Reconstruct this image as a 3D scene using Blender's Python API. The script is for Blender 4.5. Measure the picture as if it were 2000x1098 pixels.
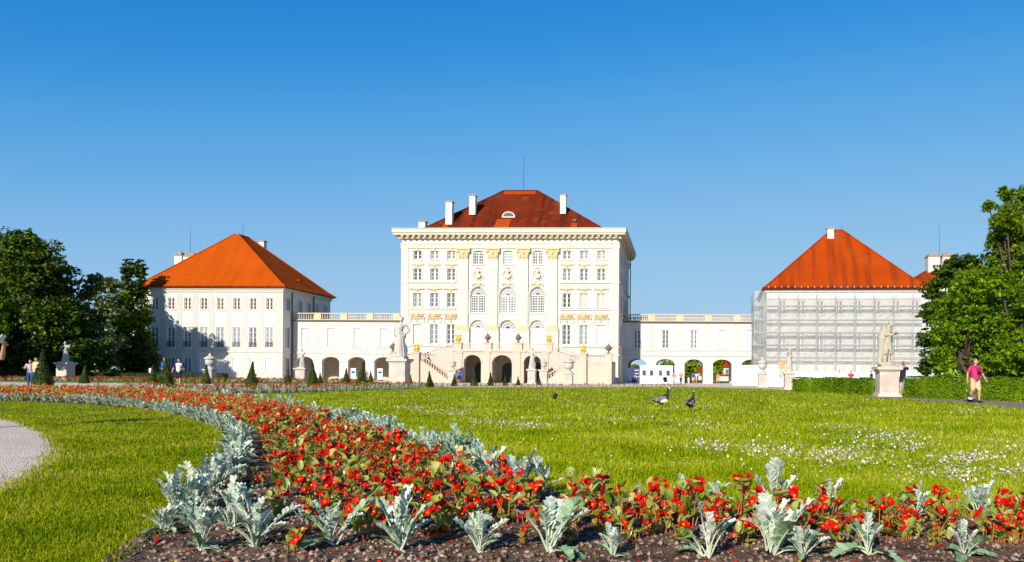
import bpy, bmesh, math, random
import numpy as np
from mathutils import Vector, Matrix, Euler

# ------------------------------------------------------------------ scene, camera, light
scene = bpy.context.scene
for o in list(bpy.data.objects):
    bpy.data.objects.remove(o)
COL = scene.collection
random.seed(7); RNG = np.random.default_rng(11)
PI = math.pi

F = 1500.0; TH = math.radians(3.0); RO = math.atan(.008); PX = 1251.0; PY = 730.0; EYE = 1.05
cam = bpy.data.cameras.new('camera'); camo = bpy.data.objects.new('camera', cam); COL.objects.link(camo)
cam.sensor_width = 36.0; cam.lens = 36.0 * F / 2000.0
cam.shift_x = -(PX - 1000.0) / 2000.0; cam.shift_y = (PY - 549.0) / 2000.0
cam.clip_start = .1; cam.clip_end = 6000
_R = Vector((math.cos(TH), math.sin(TH), 0)); _U = Vector((0, 0, 1)); _Fw = Vector((-math.sin(TH), math.cos(TH), 0))
_cx = _R * math.cos(RO) + _U * math.sin(RO); _cy = -_R * math.sin(RO) + _U * math.cos(RO)
camo.matrix_world = Matrix(((_cx.x, _cy.x, -_Fw.x, 0), (_cx.y, _cy.y, -_Fw.y, 0), (_cx.z, _cy.z, -_Fw.z, EYE), (0, 0, 0, 1)))
scene.camera = camo

SUN_AZ = math.radians(17.0)      # the sun stands behind the viewer, a little to the left
SUN_EL = math.radians(25.0)
world = bpy.data.worlds.new('World'); scene.world = world; world.use_nodes = True
wn = world.node_tree; wn.nodes.clear()
w_out = wn.nodes.new('ShaderNodeOutputWorld'); w_bg = wn.nodes.new('ShaderNodeBackground')
w_sky = wn.nodes.new('ShaderNodeTexSky'); w_sky.sky_type = 'NISHITA'; w_sky.sun_disc = False
w_sky.sun_elevation = SUN_EL; w_sky.sun_rotation = PI + SUN_AZ
w_sky.air_density = 1.0; w_sky.dust_density = 0.0; w_sky.ozone_density = 4.5; w_sky.altitude = 1200
# the camera's tone curve for the sky: deep blue overhead, a soft pale blue low down
def _scale(k):
    n = wn.nodes.new('ShaderNodeVectorMath'); n.operation = 'SCALE'; n.inputs['Scale'].default_value = k; return n
w_a = _scale(1 / 12); w_b = _scale(12.0); w_cv = wn.nodes.new('ShaderNodeRGBCurve'); w_cv.mapping.extend = 'HORIZONTAL'
for ch, pts in enumerate((((.05, .006), (.078, .017), (.112, .062), (.196, .150), (.336, .204), (1, .28)), ((.08, .07), (.155, .15), (.221, .222), (.37, .302), (.568, .339), (1, .38)), ((.15, .2), (.308, .387), (.4275, .447), (.638, .469), (.79, .472), (1, .48)))):
    c = w_cv.mapping.curves[ch]
    c.points[0].location = (0, 0); c.points[1].location = pts[-1]
    for p in pts[:-1]: c.points.new(*p)
w_cv.mapping.update()
wn.links.new(w_sky.outputs[0], w_a.inputs[0]); wn.links.new(w_a.outputs[0], w_cv.inputs['Color']); wn.links.new(w_cv.outputs[0], w_b.inputs[0]); wn.links.new(w_b.outputs[0], w_bg.inputs['Color'])
wn.links.new(w_bg.outputs[0], w_out.inputs['Surface'])
w_bg.inputs['Strength'].default_value = .105

sun = bpy.data.lights.new('sun', 'SUN'); suno = bpy.data.objects.new('sun', sun); COL.objects.link(suno)
sun.energy = 4.6; sun.angle = math.radians(.5); sun.color = (1.0, .93, .80)
_d = Vector((math.sin(SUN_AZ) * math.cos(SUN_EL), math.cos(SUN_AZ) * math.cos(SUN_EL), -math.sin(SUN_EL)))
suno.rotation_euler = _d.to_track_quat('-Z', 'Y').to_euler(); suno.location = (-60, -160, 90)

scene.view_settings.view_transform = 'Standard'; scene.view_settings.look = 'None'
scene.view_settings.exposure = 0.45; scene.view_settings.gamma = 1.0
scene.view_settings.use_curve_mapping = False
scene.cycles.use_denoising = True
scene.cycles.max_bounces = 6; scene.cycles.transparent_max_bounces = 12

# ------------------------------------------------------------------ where a point of the photograph stands
def ray(u, v):
    x = (u - PX) / F; y = -(v - PY) / F
    xl = x * math.cos(RO) - y * math.sin(RO); yl = x * math.sin(RO) + y * math.cos(RO)
    return xl * math.cos(TH) - math.sin(TH), xl * math.sin(TH) + math.cos(TH), yl
def at(u, v, Y):
    d = ray(u, v); t = Y / d[1]
    return Vector((d[0] * t, Y, EYE + d[2] * t))
def gr(u, v):
    d = ray(u, v); t = -EYE / d[2]
    return (d[0] * t, d[1] * t)
def gz(y):                       # the ground falls gently towards the palace
    y = np.asarray(y, float)
    return -.42 * np.clip((y - 50) / 55, 0, 1)
def gzf(y): return float(gz(y))

# ------------------------------------------------------------------ materials
def nodes_of(name):
    m = bpy.data.materials.new(name); m.use_nodes = True
    nt = m.node_tree; b = nt.nodes['Principled BSDF']
    return m, nt, b
def ramp(nt, fac, stops):
    r = nt.nodes.new('ShaderNodeValToRGB'); e = r.color_ramp.elements
    while len(e) < len(stops): e.new(.5)
    for k, (p, c) in enumerate(stops):
        e[k].position = p; e[k].color = (*c, 1)
    nt.links.new(fac, r.inputs[0]); return r.outputs[0]
def coord(nt, kind='Object', scale=(1, 1, 1)):
    t = nt.nodes.new('ShaderNodeTexCoord'); mp = nt.nodes.new('ShaderNodeMapping')
    mp.inputs['Scale'].default_value = scale
    nt.links.new(t.outputs[kind], mp.inputs[0]); return mp.outputs[0]
def noise(nt, vec, scale, detail=4, rough=.55):
    n = nt.nodes.new('ShaderNodeTexNoise'); n.inputs['Scale'].default_value = scale
    n.inputs['Detail'].default_value = detail; n.inputs['Roughness'].default_value = rough
    if vec is not None: nt.links.new(vec, n.inputs['Vector'])
    return n.outputs['Fac']
def mix(nt, fac, a, b, mode='MIX'):
    m = nt.nodes.new('ShaderNodeMix'); m.data_type = 'RGBA'; m.blend_type = mode
    for s, val in ((m.inputs[0], fac), (m.inputs[6], a), (m.inputs[7], b)):
        if hasattr(val, 'links'): nt.links.new(val, s)
        elif isinstance(val, tuple): s.default_value = (*val, 1)
        else: s.default_value = val
    return m.outputs[2]
def bump(nt, b, h, strength=.3, dist=.02):
    n = nt.nodes.new('ShaderNodeBump'); n.inputs['Strength'].default_value = strength; n.inputs['Distance'].default_value = dist
    nt.links.new(h, n.inputs['Height']); nt.links.new(n.outputs[0], b.inputs['Normal'])

def mat_mottle(name, c1, c2, scale=2.0, rough=.8, kind='Object', bmp=0, spec=.3, detail=5, stretch=(1, 1, 1), mid=(.35, .65)):
    m, nt, b = nodes_of(name)
    v = coord(nt, kind, stretch); n = noise(nt, v, scale, detail)
    nt.links.new(ramp(nt, n, [(mid[0], c1), (mid[1], c2)]), b.inputs['Base Color'])
    b.inputs['Roughness'].default_value = rough; b.inputs['Specular IOR Level'].default_value = spec
    if bmp: bump(nt, b, noise(nt, v, scale * 5, 3), bmp, .02)
    return m
def mat_random(name, cols, rough=.6, spec=.3, trans=0.0, scale=.6, attr_var=.25, nw=.7):
    """leaf colours: per-object and per-place variation, some light through the leaf"""
    m, nt, b = nodes_of(name)
    v = coord(nt, 'Object'); g = nt.nodes.new('ShaderNodeNewGeometry')
    oi = nt.nodes.new('ShaderNodeObjectInfo')
    n = noise(nt, v, scale, 3)
    a = nt.nodes.new('ShaderNodeMath'); a.operation = 'MULTIPLY_ADD'
    nt.links.new(g.outputs['Random Per Island'], a.inputs[0]); a.inputs[1].default_value = .55
    s = nt.nodes.new('ShaderNodeMath'); s.operation = 'MULTIPLY_ADD'
    nt.links.new(n, s.inputs[0]); s.inputs[1].default_value = nw
    o2 = nt.nodes.new('ShaderNodeMath'); o2.operation = 'MULTIPLY_ADD'
    nt.links.new(oi.outputs['Random'], o2.inputs[0]); o2.inputs[1].default_value = attr_var; o2.inputs[2].default_value = .22 - nw / 2 - attr_var / 2
    nt.links.new(o2.outputs[0], s.inputs[2]); nt.links.new(s.outputs[0], a.inputs[2])
    k = len(cols)
    c = ramp(nt, a.outputs[0], [(.12 + .76 * i / (k - 1), cols[i]) for i in range(k)])
    nt.links.new(c, b.inputs['Base Color'])
    b.inputs['Roughness'].default_value = rough; b.inputs['Specular IOR Level'].default_value = spec
    if trans:
        tr = nt.nodes.new('ShaderNodeBsdfTranslucent'); ms = nt.nodes.new('ShaderNodeMixShader'); ms.inputs[0].default_value = trans
        nt.links.new(c, tr.inputs[0]); nt.links.new(b.outputs[0], ms.inputs[1]); nt.links.new(tr.outputs[0], ms.inputs[2])
        nt.links.new(ms.outputs[0], nt.nodes['Material Output'].inputs['Surface'])
    return m
def mat_plain(name, c, rough=.6, spec=.4, metal=0.0, var=.12, scale=3.0):
    m, nt, b = nodes_of(name)
    v = coord(nt); n = noise(nt, v, scale, 4)
    lo = tuple(x * (1 - var) for x in c); hi = tuple(min(1, x * (1 + var)) for x in c)
    nt.links.new(ramp(nt, n, [(.3, lo), (.7, hi)]), b.inputs['Base Color'])
    b.inputs['Roughness'].default_value = rough; b.inputs['Specular IOR Level'].default_value = spec; b.inputs['Metallic'].default_value = metal
    return m

M = {}
def mat_wall(name, base, dirt, amt=.55):
    m, nt, b = nodes_of(name)
    v = coord(nt); n1 = noise(nt, v, .35, 5); v2 = coord(nt, 'Object', (1.6, 1.6, .22)); n2 = noise(nt, v2, 1.2, 6, .65)
    c1 = ramp(nt, n1, [(.3, tuple(x * .93 for x in base)), (.7, base)])
    f = ramp(nt, n2, [(.55, (0, 0, 0)), (.85, (amt, amt, amt))])
    nt.links.new(mix(nt, f, c1, dirt), b.inputs['Base Color']); b.inputs['Roughness'].default_value = .88; b.inputs['Specular IOR Level'].default_value = .15
    bump(nt, b, noise(nt, v, 14, 3), .12, .01)
    return m
M['white'] = mat_wall('plaster_white', (.63, .615, .575), (.50, .46, .40))
M['palegrey'] = mat_wall('plaster_pale_grey', (.54, .52, .47), (.42, .39, .33))
M['cream'] = mat_wall('plaster_cream', (.63, .585, .50), (.50, .43, .33))
M['ochre'] = mat_wall('stucco_ochre', (.62, .49, .28), (.45, .33, .18))
M['trim'] = mat_wall('trim_pale_cream', (.60, .55, .46), (.44, .37, .28))
M['sand'] = mat_wall('stair_sandstone', (.61, .475, .385), (.38, .28, .21), .8)
M['balus'] = mat_wall('balustrade_stone', (.62, .49, .33), (.36, .28, .19), .8)
M['copper'] = mat_plain('copper_edge', (.26, .44, .36), .6)
M['lead'] = mat_plain('dark_gutter', (.06, .065, .06), .6)
M['framew'] = mat_plain('window_paint', (.78, .78, .74), .5, var=.05)
M['blind'] = mat_plain('white_shutter', (.74, .76, .72), .6, var=.06)
M['blindg'] = mat_plain('greenish_shutter', (.50, .60, .54), .6, var=.06)
M['pink'] = mat_plain('pink_curtain', (.62, .42, .38), .8, var=.08)
M['iron'] = mat_plain('dark_iron', (.03, .03, .032), .5)
M['gold'] = mat_plain('gilding', (.80, .48, .07), .35, .5, .55, .2)
M['dark_urn'] = mat_mottle('weathered_lead', (.10, .085, .075), (.22, .17, .14), 6)
M['inner'] = mat_plain('arcade_inside', (.50, .46, .40), .9)
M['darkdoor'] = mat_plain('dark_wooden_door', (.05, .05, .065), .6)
M['chim'] = mat_wall('chimney_plaster', (.72, .66, .57), (.45, .36, .28), .8)
M['chimcap'] = mat_plain('chimney_cap', (.35, .24, .18), .8)
def mat_glass(name, c, rough=.12, spec=.5):
    m, nt, b = nodes_of(name)
    v = coord(nt, 'Object'); oi = nt.nodes.new('ShaderNodeObjectInfo')
    cc = ramp(nt, oi.outputs['Random'], [(0, tuple(x * .55 for x in c)), (1, tuple(x * 1.5 for x in c))])
    nt.links.new(cc, b.inputs['Base Color']); b.inputs['Roughness'].default_value = rough; b.inputs['Specular IOR Level'].default_value = spec
    bump(nt, b, noise(nt, v, 1.5, 2), .15, .02)
    return m
M['glass'] = mat_glass('window_glass', (.10, .11, .115))
M['glassl'] = mat_glass('window_glass_over_blind', (.22, .235, .245))

def mat_roof(name, a, bcol, dark, streak=.5, moss=(.3, .25, .2), mossamt=.3, bands=None):
    m, nt, b = nodes_of(name)
    v = coord(nt); n = noise(nt, v, .25, 6, .6)
    vs = coord(nt, 'Object', (1.1, .06, .06)); n2 = noise(nt, vs, .8, 5, .6); n3 = noise(nt, coord(nt, 'Object', (1, 1, 1)), 9, 3, .7)
    c = ramp(nt, n, [(.3, a), (.7, bcol)])
    f = ramp(nt, n2, [(.48, (0, 0, 0)), (.72, (streak,) * 3)])
    c = mix(nt, f, c, dark)
    f2 = ramp(nt, noise(nt, v, .55, 7, .7), [(.56, (0, 0, 0)), (.75, (mossamt,) * 3)])
    c = mix(nt, f2, c, moss)
    c = mix(nt, .35, c, ramp(nt, n3, [(.25, (.25, .25, .25)), (.75, (1, 1, 1))]), 'MULTIPLY')
    nt.links.new(c, b.inputs['Base Color']); b.inputs['Roughness'].default_value = .9; b.inputs['Specular IOR Level'].default_value = .04
    w = nt.nodes.new('ShaderNodeTexWave'); w.wave_type = 'BANDS'; w.bands_direction = 'Z'; w.inputs['Scale'].default_value = 1.2; w.inputs['Distortion'].default_value = .6
    nt.links.new(v, w.inputs[0]); bump(nt, b, w.outputs['Fac'], .5, .05)
    return m
M['roof_orange'] = mat_roof('roof_tiles_orange', (.45, .068, .003), (.52, .085, .004), (.32, .038, .004), .35, (.40, .085, .012), .2)
M['roof_brown'] = mat_roof('roof_tiles_weathered', (.13, .018, .006), (.22, .030, .007), (.05, .012, .008), .95, (.24, .12, .08), .65)
M['roof_red'] = mat_roof('roof_tiles_red', (.36, .042, .003), (.46, .062, .004), (.12, .026, .010), .9, (.34, .07, .02), .08)
M['roof_new'] = mat_roof('roof_tiles_new_patch', (.42, .055, .004), (.46, .068, .005), (.35, .04, .004), .2)

# ------------------------------------------------------------------ mesh building
class MB:
    """collects shapes and links them as ONE mesh"""
    def __init__(s): s.v = []; s.f = []
    def add(s, vs, fs):
        n = len(s.v); s.v.extend(vs); s.f.extend([tuple(i + n for i in f) for f in fs]); return s
    def box(s, x0, x1, y0, y1, z0, z1):
        return s.add([(x0, y0, z0), (x1, y0, z0), (x1, y1, z0), (x0, y1, z0), (x0, y0, z1), (x1, y0, z1), (x1, y1, z1), (x0, y1, z1)],
                     [(0, 3, 2, 1), (4, 5, 6, 7), (0, 1, 5, 4), (1, 2, 6, 5), (2, 3, 7, 6), (3, 0, 4, 7)])
    def prism(s, pts, y0, y1):
        """outline in x,z (counter-clockwise seen from -y) pushed from y0 to y1"""
        n = len(pts)
        vs = [(x, y0, z) for x, z in pts] + [(x, y1, z) for x, z in pts]
        return s.add(vs, [tuple(range(n)), tuple(range(2 * n - 1, n - 1, -1))] + [(i + n, (i + 1) % n + n, (i + 1) % n, i) for i in range(n)])
    def prismz(s, pts, z0, z1):
        n = len(pts)
        vs = [(x, y, z0) for x, y in pts] + [(x, y, z1) for x, y in pts]
        return s.add(vs, [tuple(range(n - 1, -1, -1)), tuple(range(n, 2 * n))] + [(i, (i + 1) % n, (i + 1) % n + n, i + n) for i in range(n)])
    def prismx(s, pts, x0, x1):
        """outline in y,z pushed from x0 to x1"""
        n = len(pts)
        vs = [(x0, y, z) for y, z in pts] + [(x1, y, z) for y, z in pts]
        return s.add(vs, [tuple(range(n)), tuple(range(2 * n - 1, n - 1, -1))] + [(i + n, (i + 1) % n + n, (i + 1) % n, i) for i in range(n)])
    def tube(s, pts, rad, seg=8, cap=True):
        pts = [Vector(p) for p in pts]; n = len(pts)
        rad = rad if isinstance(rad, (list, tuple)) else [rad] * n
        t0 = (pts[1] - pts[0]).normalized(); a = t0.orthogonal().normalized(); base = len(s.v)
        for i in range(n):
            t = (pts[min(i + 1, n - 1)] - pts[max(i - 1, 0)]).normalized()
            a = (a - t * a.dot(t)).normalized(); b = t.cross(a)
            for k in range(seg):
                w = 2 * PI * k / seg; s.v.append(tuple(pts[i] + (a * math.cos(w) + b * math.sin(w)) * rad[i]))
        for i in range(n - 1):
            for k in range(seg):
                k2 = (k + 1) % seg; s.f.append((base + i * seg + k, base + i * seg + k2, base + (i + 1) * seg + k2, base + (i + 1) * seg + k))
        if cap:
            s.f.append(tuple(base + k for k in range(seg - 1, -1, -1))); s.f.append(tuple(base + (n - 1) * seg + k for k in range(seg)))
        return s
    def lathe(s, prof, seg=16, cx=0, cy=0, cz=0):
        base = len(s.v); n = len(prof)
        for r, z in prof:
            for k in range(seg):
                w = 2 * PI * k / seg; s.v.append((cx + r * math.cos(w), cy + r * math.sin(w), cz + z))
        for i in range(n - 1):
            for k in range(seg):
                k2 = (k + 1) % seg; s.f.append((base + i * seg + k, base + i * seg + k2, base + (i + 1) * seg + k2, base + (i + 1) * seg + k))
        s.f.append(tuple(base + k for k in range(seg - 1, -1, -1))); s.f.append(tuple(base + (n - 1) * seg + k for k in range(seg)))
        return s
    def ball(s, c, r, seg=12, rings=8, rot=None):
        r = r if isinstance(r, (list, tuple)) else (r, r, r); base = len(s.v); c = Vector(c)
        def put(x, y, z):
            p = Vector((x * r[0], y * r[1], z * r[2]))
            if rot is not None: p = rot @ p
            s.v.append(tuple(c + p))
        put(0, 0, -1)
        for i in range(1, rings):
            w = -PI / 2 + PI * i / rings
            for k in range(seg):
                q = 2 * PI * k / seg; put(math.cos(w) * math.cos(q), math.cos(w) * math.sin(q), math.sin(w))
        put(0, 0, 1); top = len(s.v) - 1
        for k in range(seg):
            k2 = (k + 1) % seg
            s.f.append((base, base + 1 + k2, base + 1 + k)); s.f.append((top, top - seg + k, top - seg + k2))
            for i in range(rings - 2):
                a = base + 1 + i * seg; s.f.append((a + k, a + k2, a + seg + k2, a + seg + k))
        return s
    def mesh(s, name, mat, smooth=False):
        me = bpy.data.meshes.new(name); me.from_pydata(s.v, [], s.f); me.materials.append(M[mat] if isinstance(mat, str) else mat)
        if smooth: me.polygons.foreach_set('use_smooth', [True] * len(me.polygons))
        me.update(); return me
    def build(s, name, mat, parent=None, loc=(0, 0, 0), smooth=False, rz=0):
        return put(name, s.mesh(name, mat, smooth), parent, loc, rz)

def put(name, me, parent=None, loc=(0, 0, 0), rz=0, scale=None):
    o = bpy.data.objects.new(name, me); COL.objects.link(o)
    o.location = loc; o.rotation_euler = (0, 0, rz)
    if scale is not None: o.scale = scale if isinstance(scale, (tuple, list)) else (scale,) * 3
    if parent is not None: o.parent = parent
    return o
def np_mesh(name, verts, faces_flat, nper, mat, smooth=False):
    """big meshes straight from numpy arrays: every face has nper corners"""
    me = bpy.data.meshes.new(name); nv = len(verts); nf = len(faces_flat) // nper
    me.vertices.add(nv); me.vertices.foreach_set('co', np.asarray(verts, np.float32).ravel())
    me.loops.add(nf * nper); me.loops.foreach_set('vertex_index', np.asarray(faces_flat, np.int32))
    me.polygons.add(nf); me.polygons.foreach_set('loop_start', np.arange(0, nf * nper, nper, dtype=np.int32))
    if smooth: me.polygons.foreach_set('use_smooth', np.ones(nf, bool))
    for mm in (mat if isinstance(mat, list) else [mat]): me.materials.append(M[mm] if isinstance(mm, str) else mm)
    me.update(calc_edges=True); return me
def empty(name, loc, rz=0):
    o = bpy.data.objects.new(name, None); COL.objects.link(o); o.location = loc; o.rotation_euler = (0, 0, rz); o.empty_display_size = .2
    return o
def tag(o, label, cat, group=None):
    o['label'] = label; o['category'] = cat
    if group: o['group'] = group
    return o
def structure(o): o['kind'] = 'structure'; return o
def stuff(o, label=None, cat=None):
    o['kind'] = 'stuff'
    if label: o['label'] = label
    if cat: o['category'] = cat
    return o
def copy_tree(o, parent=None):
    c = o.copy(); COL.objects.link(c); c.parent = parent
    for ch in list(o.children): copy_tree(ch, c)
    return c
def inside(poly, x, y):
    poly = np.asarray(poly, float); r = np.zeros(np.shape(x), bool); j = len(poly) - 1
    for i in range(len(poly)):
        xi, yi = poly[i]; xj, yj = poly[j]
        if yi != yj: r ^= ((yi > y) != (yj > y)) & (x < (xj - xi) * (y - yi) / (yj - yi) + xi)
        j = i
    return r
def smooth_line(pts, n=8):
    """Catmull-Rom through the points"""
    P = [np.array(p, float) for p in pts]; out = []
    for i in range(len(P) - 1):
        p0 = P[max(i - 1, 0)]; p1 = P[i]; p2 = P[i + 1]; p3 = P[min(i + 2, len(P) - 1)]
        for k in range(n):
            t = k / n; out.append(.5 * ((2 * p1) + (-p0 + p2) * t + (2 * p0 - 5 * p1 + 4 * p2 - p3) * t * t + (-p0 + 3 * p1 - 3 * p2 + p3) * t ** 3))
    out.append(P[-1]); return [tuple(p) for p in out]
def sheet(name, poly, lift, mat):
    """a flat piece of ground following the fall of the terrain"""
    bm = bmesh.new(); bm.faces.new([bm.verts.new((x, y, 0)) for x, y in poly])
    for y in (50, 105):
        bmesh.ops.bisect_plane(bm, geom=bm.verts[:] + bm.edges[:] + bm.faces[:], plane_co=(0, y, 0), plane_no=(0, 1, 0), dist=1e-5)
    bmesh.ops.triangulate(bm, faces=bm.faces[:])
    bmesh.ops.recalc_face_normals(bm, faces=bm.faces[:])
    for v in bm.verts: v.co.z = gzf(v.co.y) + lift
    me = bpy.data.meshes.new(name); bm.to_mesh(me); bm.free()
    if len(me.polygons) and me.polygons[0].normal.z < 0: me.flip_normals()
    me.materials.append(M[mat]); return structure(put(name, me))
# ------------------------------------------------------------------ ground
def mat_lawn(name, a, b_, c_, dry):
    m, nt, b = nodes_of(name)
    v = coord(nt); n = noise(nt, v, .5, 6, .6); n2 = noise(nt, v, 45, 3, .7)
    c = ramp(nt, n, [(.3, a), (.5, b_), (.72, c_)])
    c = mix(nt, ramp(nt, noise(nt, v, 1.3, 5), [(.58, (0, 0, 0)), (.75, (.6, .6, .6))]), c, dry)
    c = mix(nt, .55, c, ramp(nt, n2, [(.3, (.35, .35, .3)), (.7, (1, 1, 1))]), 'MULTIPLY')
    nt.links.new(c, b.inputs['Base Color']); b.inputs['Roughness'].default_value = .9; b.inputs['Specular IOR Level'].default_value = .1
    bump(nt, b, n2, .8, .05); return m
M['lawn'] = mat_lawn('lawn_ground', (.19, .25, .001), (.25, .30, .001), (.32, .35, .002), (.36, .32, .01))
def mat_gravel(name, a, b_, c_, scale=55):
    m, nt, b = nodes_of(name)
    v = coord(nt); vo = nt.nodes.new('ShaderNodeTexVoronoi'); vo.inputs['Scale'].default_value = scale; nt.links.new(v, vo.inputs['Vector'])
    s = nt.nodes.new('ShaderNodeSeparateColor'); nt.links.new(vo.outputs['Color'], s.inputs[0])
    c = ramp(nt, s.outputs[0], [(.1, a), (.5, b_), (.9, c_)])
    c = mix(nt, .5, c, ramp(nt, noise(nt, v, .8, 6), [(.3, (.7, .68, .66)), (.7, (1, 1, 1))]), 'MULTIPLY')
    nt.links.new(c, b.inputs['Base Color']); b.inputs['Roughness'].default_value = .95; b.inputs['Specular IOR Level'].default_value = .1
    bump(nt, b, vo.outputs['Distance'], .7, .02); return m
M['gravel'] = mat_gravel('pale_gravel', (.64, .48, .37), (.80, .62, .49), (.90, .74, .60))
M['gravel2'] = mat_gravel('brown_gravel', (.24, .17, .13), (.32, .24, .19), (.40, .31, .25))
M['soil'] = mat_mottle('garden_soil', (.045, .027, .017), (.20, .125, .085), 9, .95, bmp=1.0, spec=.1, detail=8)
M['pebble'] = mat_random('pebbles', [(.08, .05, .035), (.20, .13, .09), (.38, .27, .20), (.55, .45, .37)], .8, .2, 0, .6)
M['grass'] = mat_random('grass_blades', [(.07, .14, .001), (.20, .29, .001), (.32, .39, .003), (.42, .45, .006), (.60, .54, .10)], .7, .06, .35, .55, nw=1.25)
M['grass_short'] = mat_random('mown_grass_blades', [(.06, .12, .001), (.17, .245, .001), (.27, .33, .003), (.36, .37, .006), (.52, .42, .09)], .7, .06, .3, .9, nw=1.25)
M['daisy'] = mat_random('daisy_petals', [(.58, .44, .40), (.72, .64, .58), (.82, .79, .74)], .7, .1, .2, 3)
M['daisy_eye'] = mat_plain('yellow_flower', (.75, .50, .03), .6)

G0 = sheet('lawn', [(-2500, -400), (2500, -400), (2500, 3000), (-2500, 3000)], 0, 'lawn')

INNER = smooth_line([gr(*p) for p in [(-260, 779), (-60, 781), (0, 783), (80, 785.5), (160, 789), (250, 799), (330, 813), (400, 836), (432, 860), (438, 890), (425, 925), (398, 957), (345, 993), (285, 1045), (215, 1098), (120, 1180)]], 5)
OUTER = smooth_line([gr(*p) for p in [(2330, 1030), (2000, 1018), (1750, 1012), (1580, 1005), (1400, 998), (1250, 990), (1120, 974), (1040, 954), (960, 933), (880, 902), (780, 865), (700, 838), (600, 812), (500, 794), (420, 783), (370, 777), (300, 772), (220, 768.5), (100, 766), (0, 766), (-260, 766)]], 5)
BED = INNER + [gr(300, 1230), gr(1300, 1235), gr(2330, 1245)] + OUTER
STRIP_FAR = smooth_line([gr(*p) for p in [(232, 764.5), (330, 763.5), (420, 763.5), (560, 763), (700, 760), (830, 756.2)]], 4)
STRIP_NEAR = smooth_line([gr(*p) for p in [(830, 758), (700, 764), (560, 768), (420, 769.5), (330, 769), (250, 768.6)]], 4)
STRIP = STRIP_FAR + STRIP_NEAR
GRAVEL_DISC = smooth_line([gr(*p) for p in [(-400, 822), (-120, 816), (0, 817), (60, 829), (105, 850), (128, 876), (122, 895), (85, 925), (30, 958), (0, 970), (-120, 1020), (-500, 1150)]], 5)
soil = sheet('flower_bed_soil', BED, .008, 'soil'); strip = sheet('edging_strip_soil', STRIP, .012, 'soil')
sheet('gravel_turning_circle', GRAVEL_DISC + [(-30, 6), (-30, 13)], .012, 'gravel')
pathA = [gr(*p) for p in [(-260, 765), (0, 765), (150, 766.5), (222, 767.5), (250, 763.5)]] + STRIP_FAR[3:]
pathA += [gr(1000, 755), gr(1340, 752.6), gr(1480, 757), gr(1560, 763), (16, 58), (42, 62), (42, 150), (-62, 150), (-88, 150), (-88, 101), (-33, 101), (-33, 60.5), (-140, 60.5)]
PATH = pathA
sheet('gravel_path', pathA, .012, 'gravel')
PATCH = [gr(*p) for p in [(300, 949), (335, 939), (400, 930), (436, 915), (430, 945), (400, 957), (350, 953)]]
sheet('bare_soil_patch', PATCH, .006, 'soil')
far_bed = sheet('far_flower_bed_soil', [(-120, 78), (-34, 78), (-34, 99), (-120, 99)], .010, 'soil')
FOOTPATH = smooth_line([gr(*p) for p in [(1690, 776), (1760, 781), (1840, 785), (1920, 792), (2010, 800), (2300, 822)]], 4) + smooth_line([gr(*p) for p in [(2300, 806), (2010, 787), (1920, 783), (1840, 780), (1760, 776), (1700, 773)]], 4)
sheet('footpath', FOOTPATH, .012, 'gravel2')

# heaved soil and pebbles in the near bed
def heave(x, y):
    return (.5 * np.sin(7.1 * x + 1.3 * np.sin(5.3 * y)) * np.sin(6.3 * y + 1.7 * np.sin(4.1 * x)) + .3 * np.sin(23 * x + 2 * np.sin(17 * y)) * np.sin(21 * y + 2 * np.sin(19 * x)))
st = .035
gx, gy = np.meshgrid(np.arange(-9, 5, st), np.arange(3.2, 12.5, st)); nx = gx.shape[1]
ins = inside(BED, gx, gy)
zz = .012 + .022 * (heave(gx, gy) + .6) + RNG.uniform(0, .016, gx.shape)
zz = np.where(ins, zz, -.03)
idx = np.arange(gx.size).reshape(gx.shape)
cell = ins[:-1, :-1] | ins[1:, :-1] | ins[:-1, 1:] | ins[1:, 1:]
q = np.stack([idx[:-1, :-1], idx[:-1, 1:], idx[1:, 1:], idx[1:, :-1]], -1)[cell]
me = np_mesh('heaved_soil', np.stack([gx, gy, zz], -1).reshape(-1, 3), q.ravel(), 4, 'soil', True)
stuff(put('heaved_soil', me, soil))
def pebbles(n, poly, box, lo, hi):
    x = RNG.uniform(box[0], box[1], n * 3); y = box[2] * (box[3] / box[2]) ** RNG.uniform(0, 1, n * 3)
    k = inside(poly, x, y); x = x[k][:n]; y = y[k][:n]; n = len(x)
    r = lo + (hi - lo) * RNG.uniform(0, 1, n) ** 3
    base = np.array([(1, 0, 0), (-1, 0, 0), (0, 1, 0), (0, -1, 0), (0, 0, 1), (0, 0, -1)], float)
    v = base[None] * RNG.uniform(.6, 1.2, (n, 6, 3)) * r[:, None, None] + RNG.uniform(-.25, .25, (n, 6, 3)) * r[:, None, None]
    v[..., 2] *= .75
    v += np.stack([x, y, gz(y) + .022 + .022 * (heave(x, y) + .6)], -1)[:, None]
    fa = np.array([(0, 2, 4), (2, 1, 4), (1, 3, 4), (3, 0, 4), (2, 0, 5), (1, 2, 5), (3, 1, 5), (0, 3, 5)])
    f = (fa[None] + 6 * np.arange(n)[:, None, None]).ravel()
    return np_mesh('pebbles', v.reshape(-1, 3), f, 3, 'pebble')
stuff(put('pebbles', pebbles(22000, BED, (-6, 4.5, 3.3, 11), .004, .026), soil))

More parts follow.
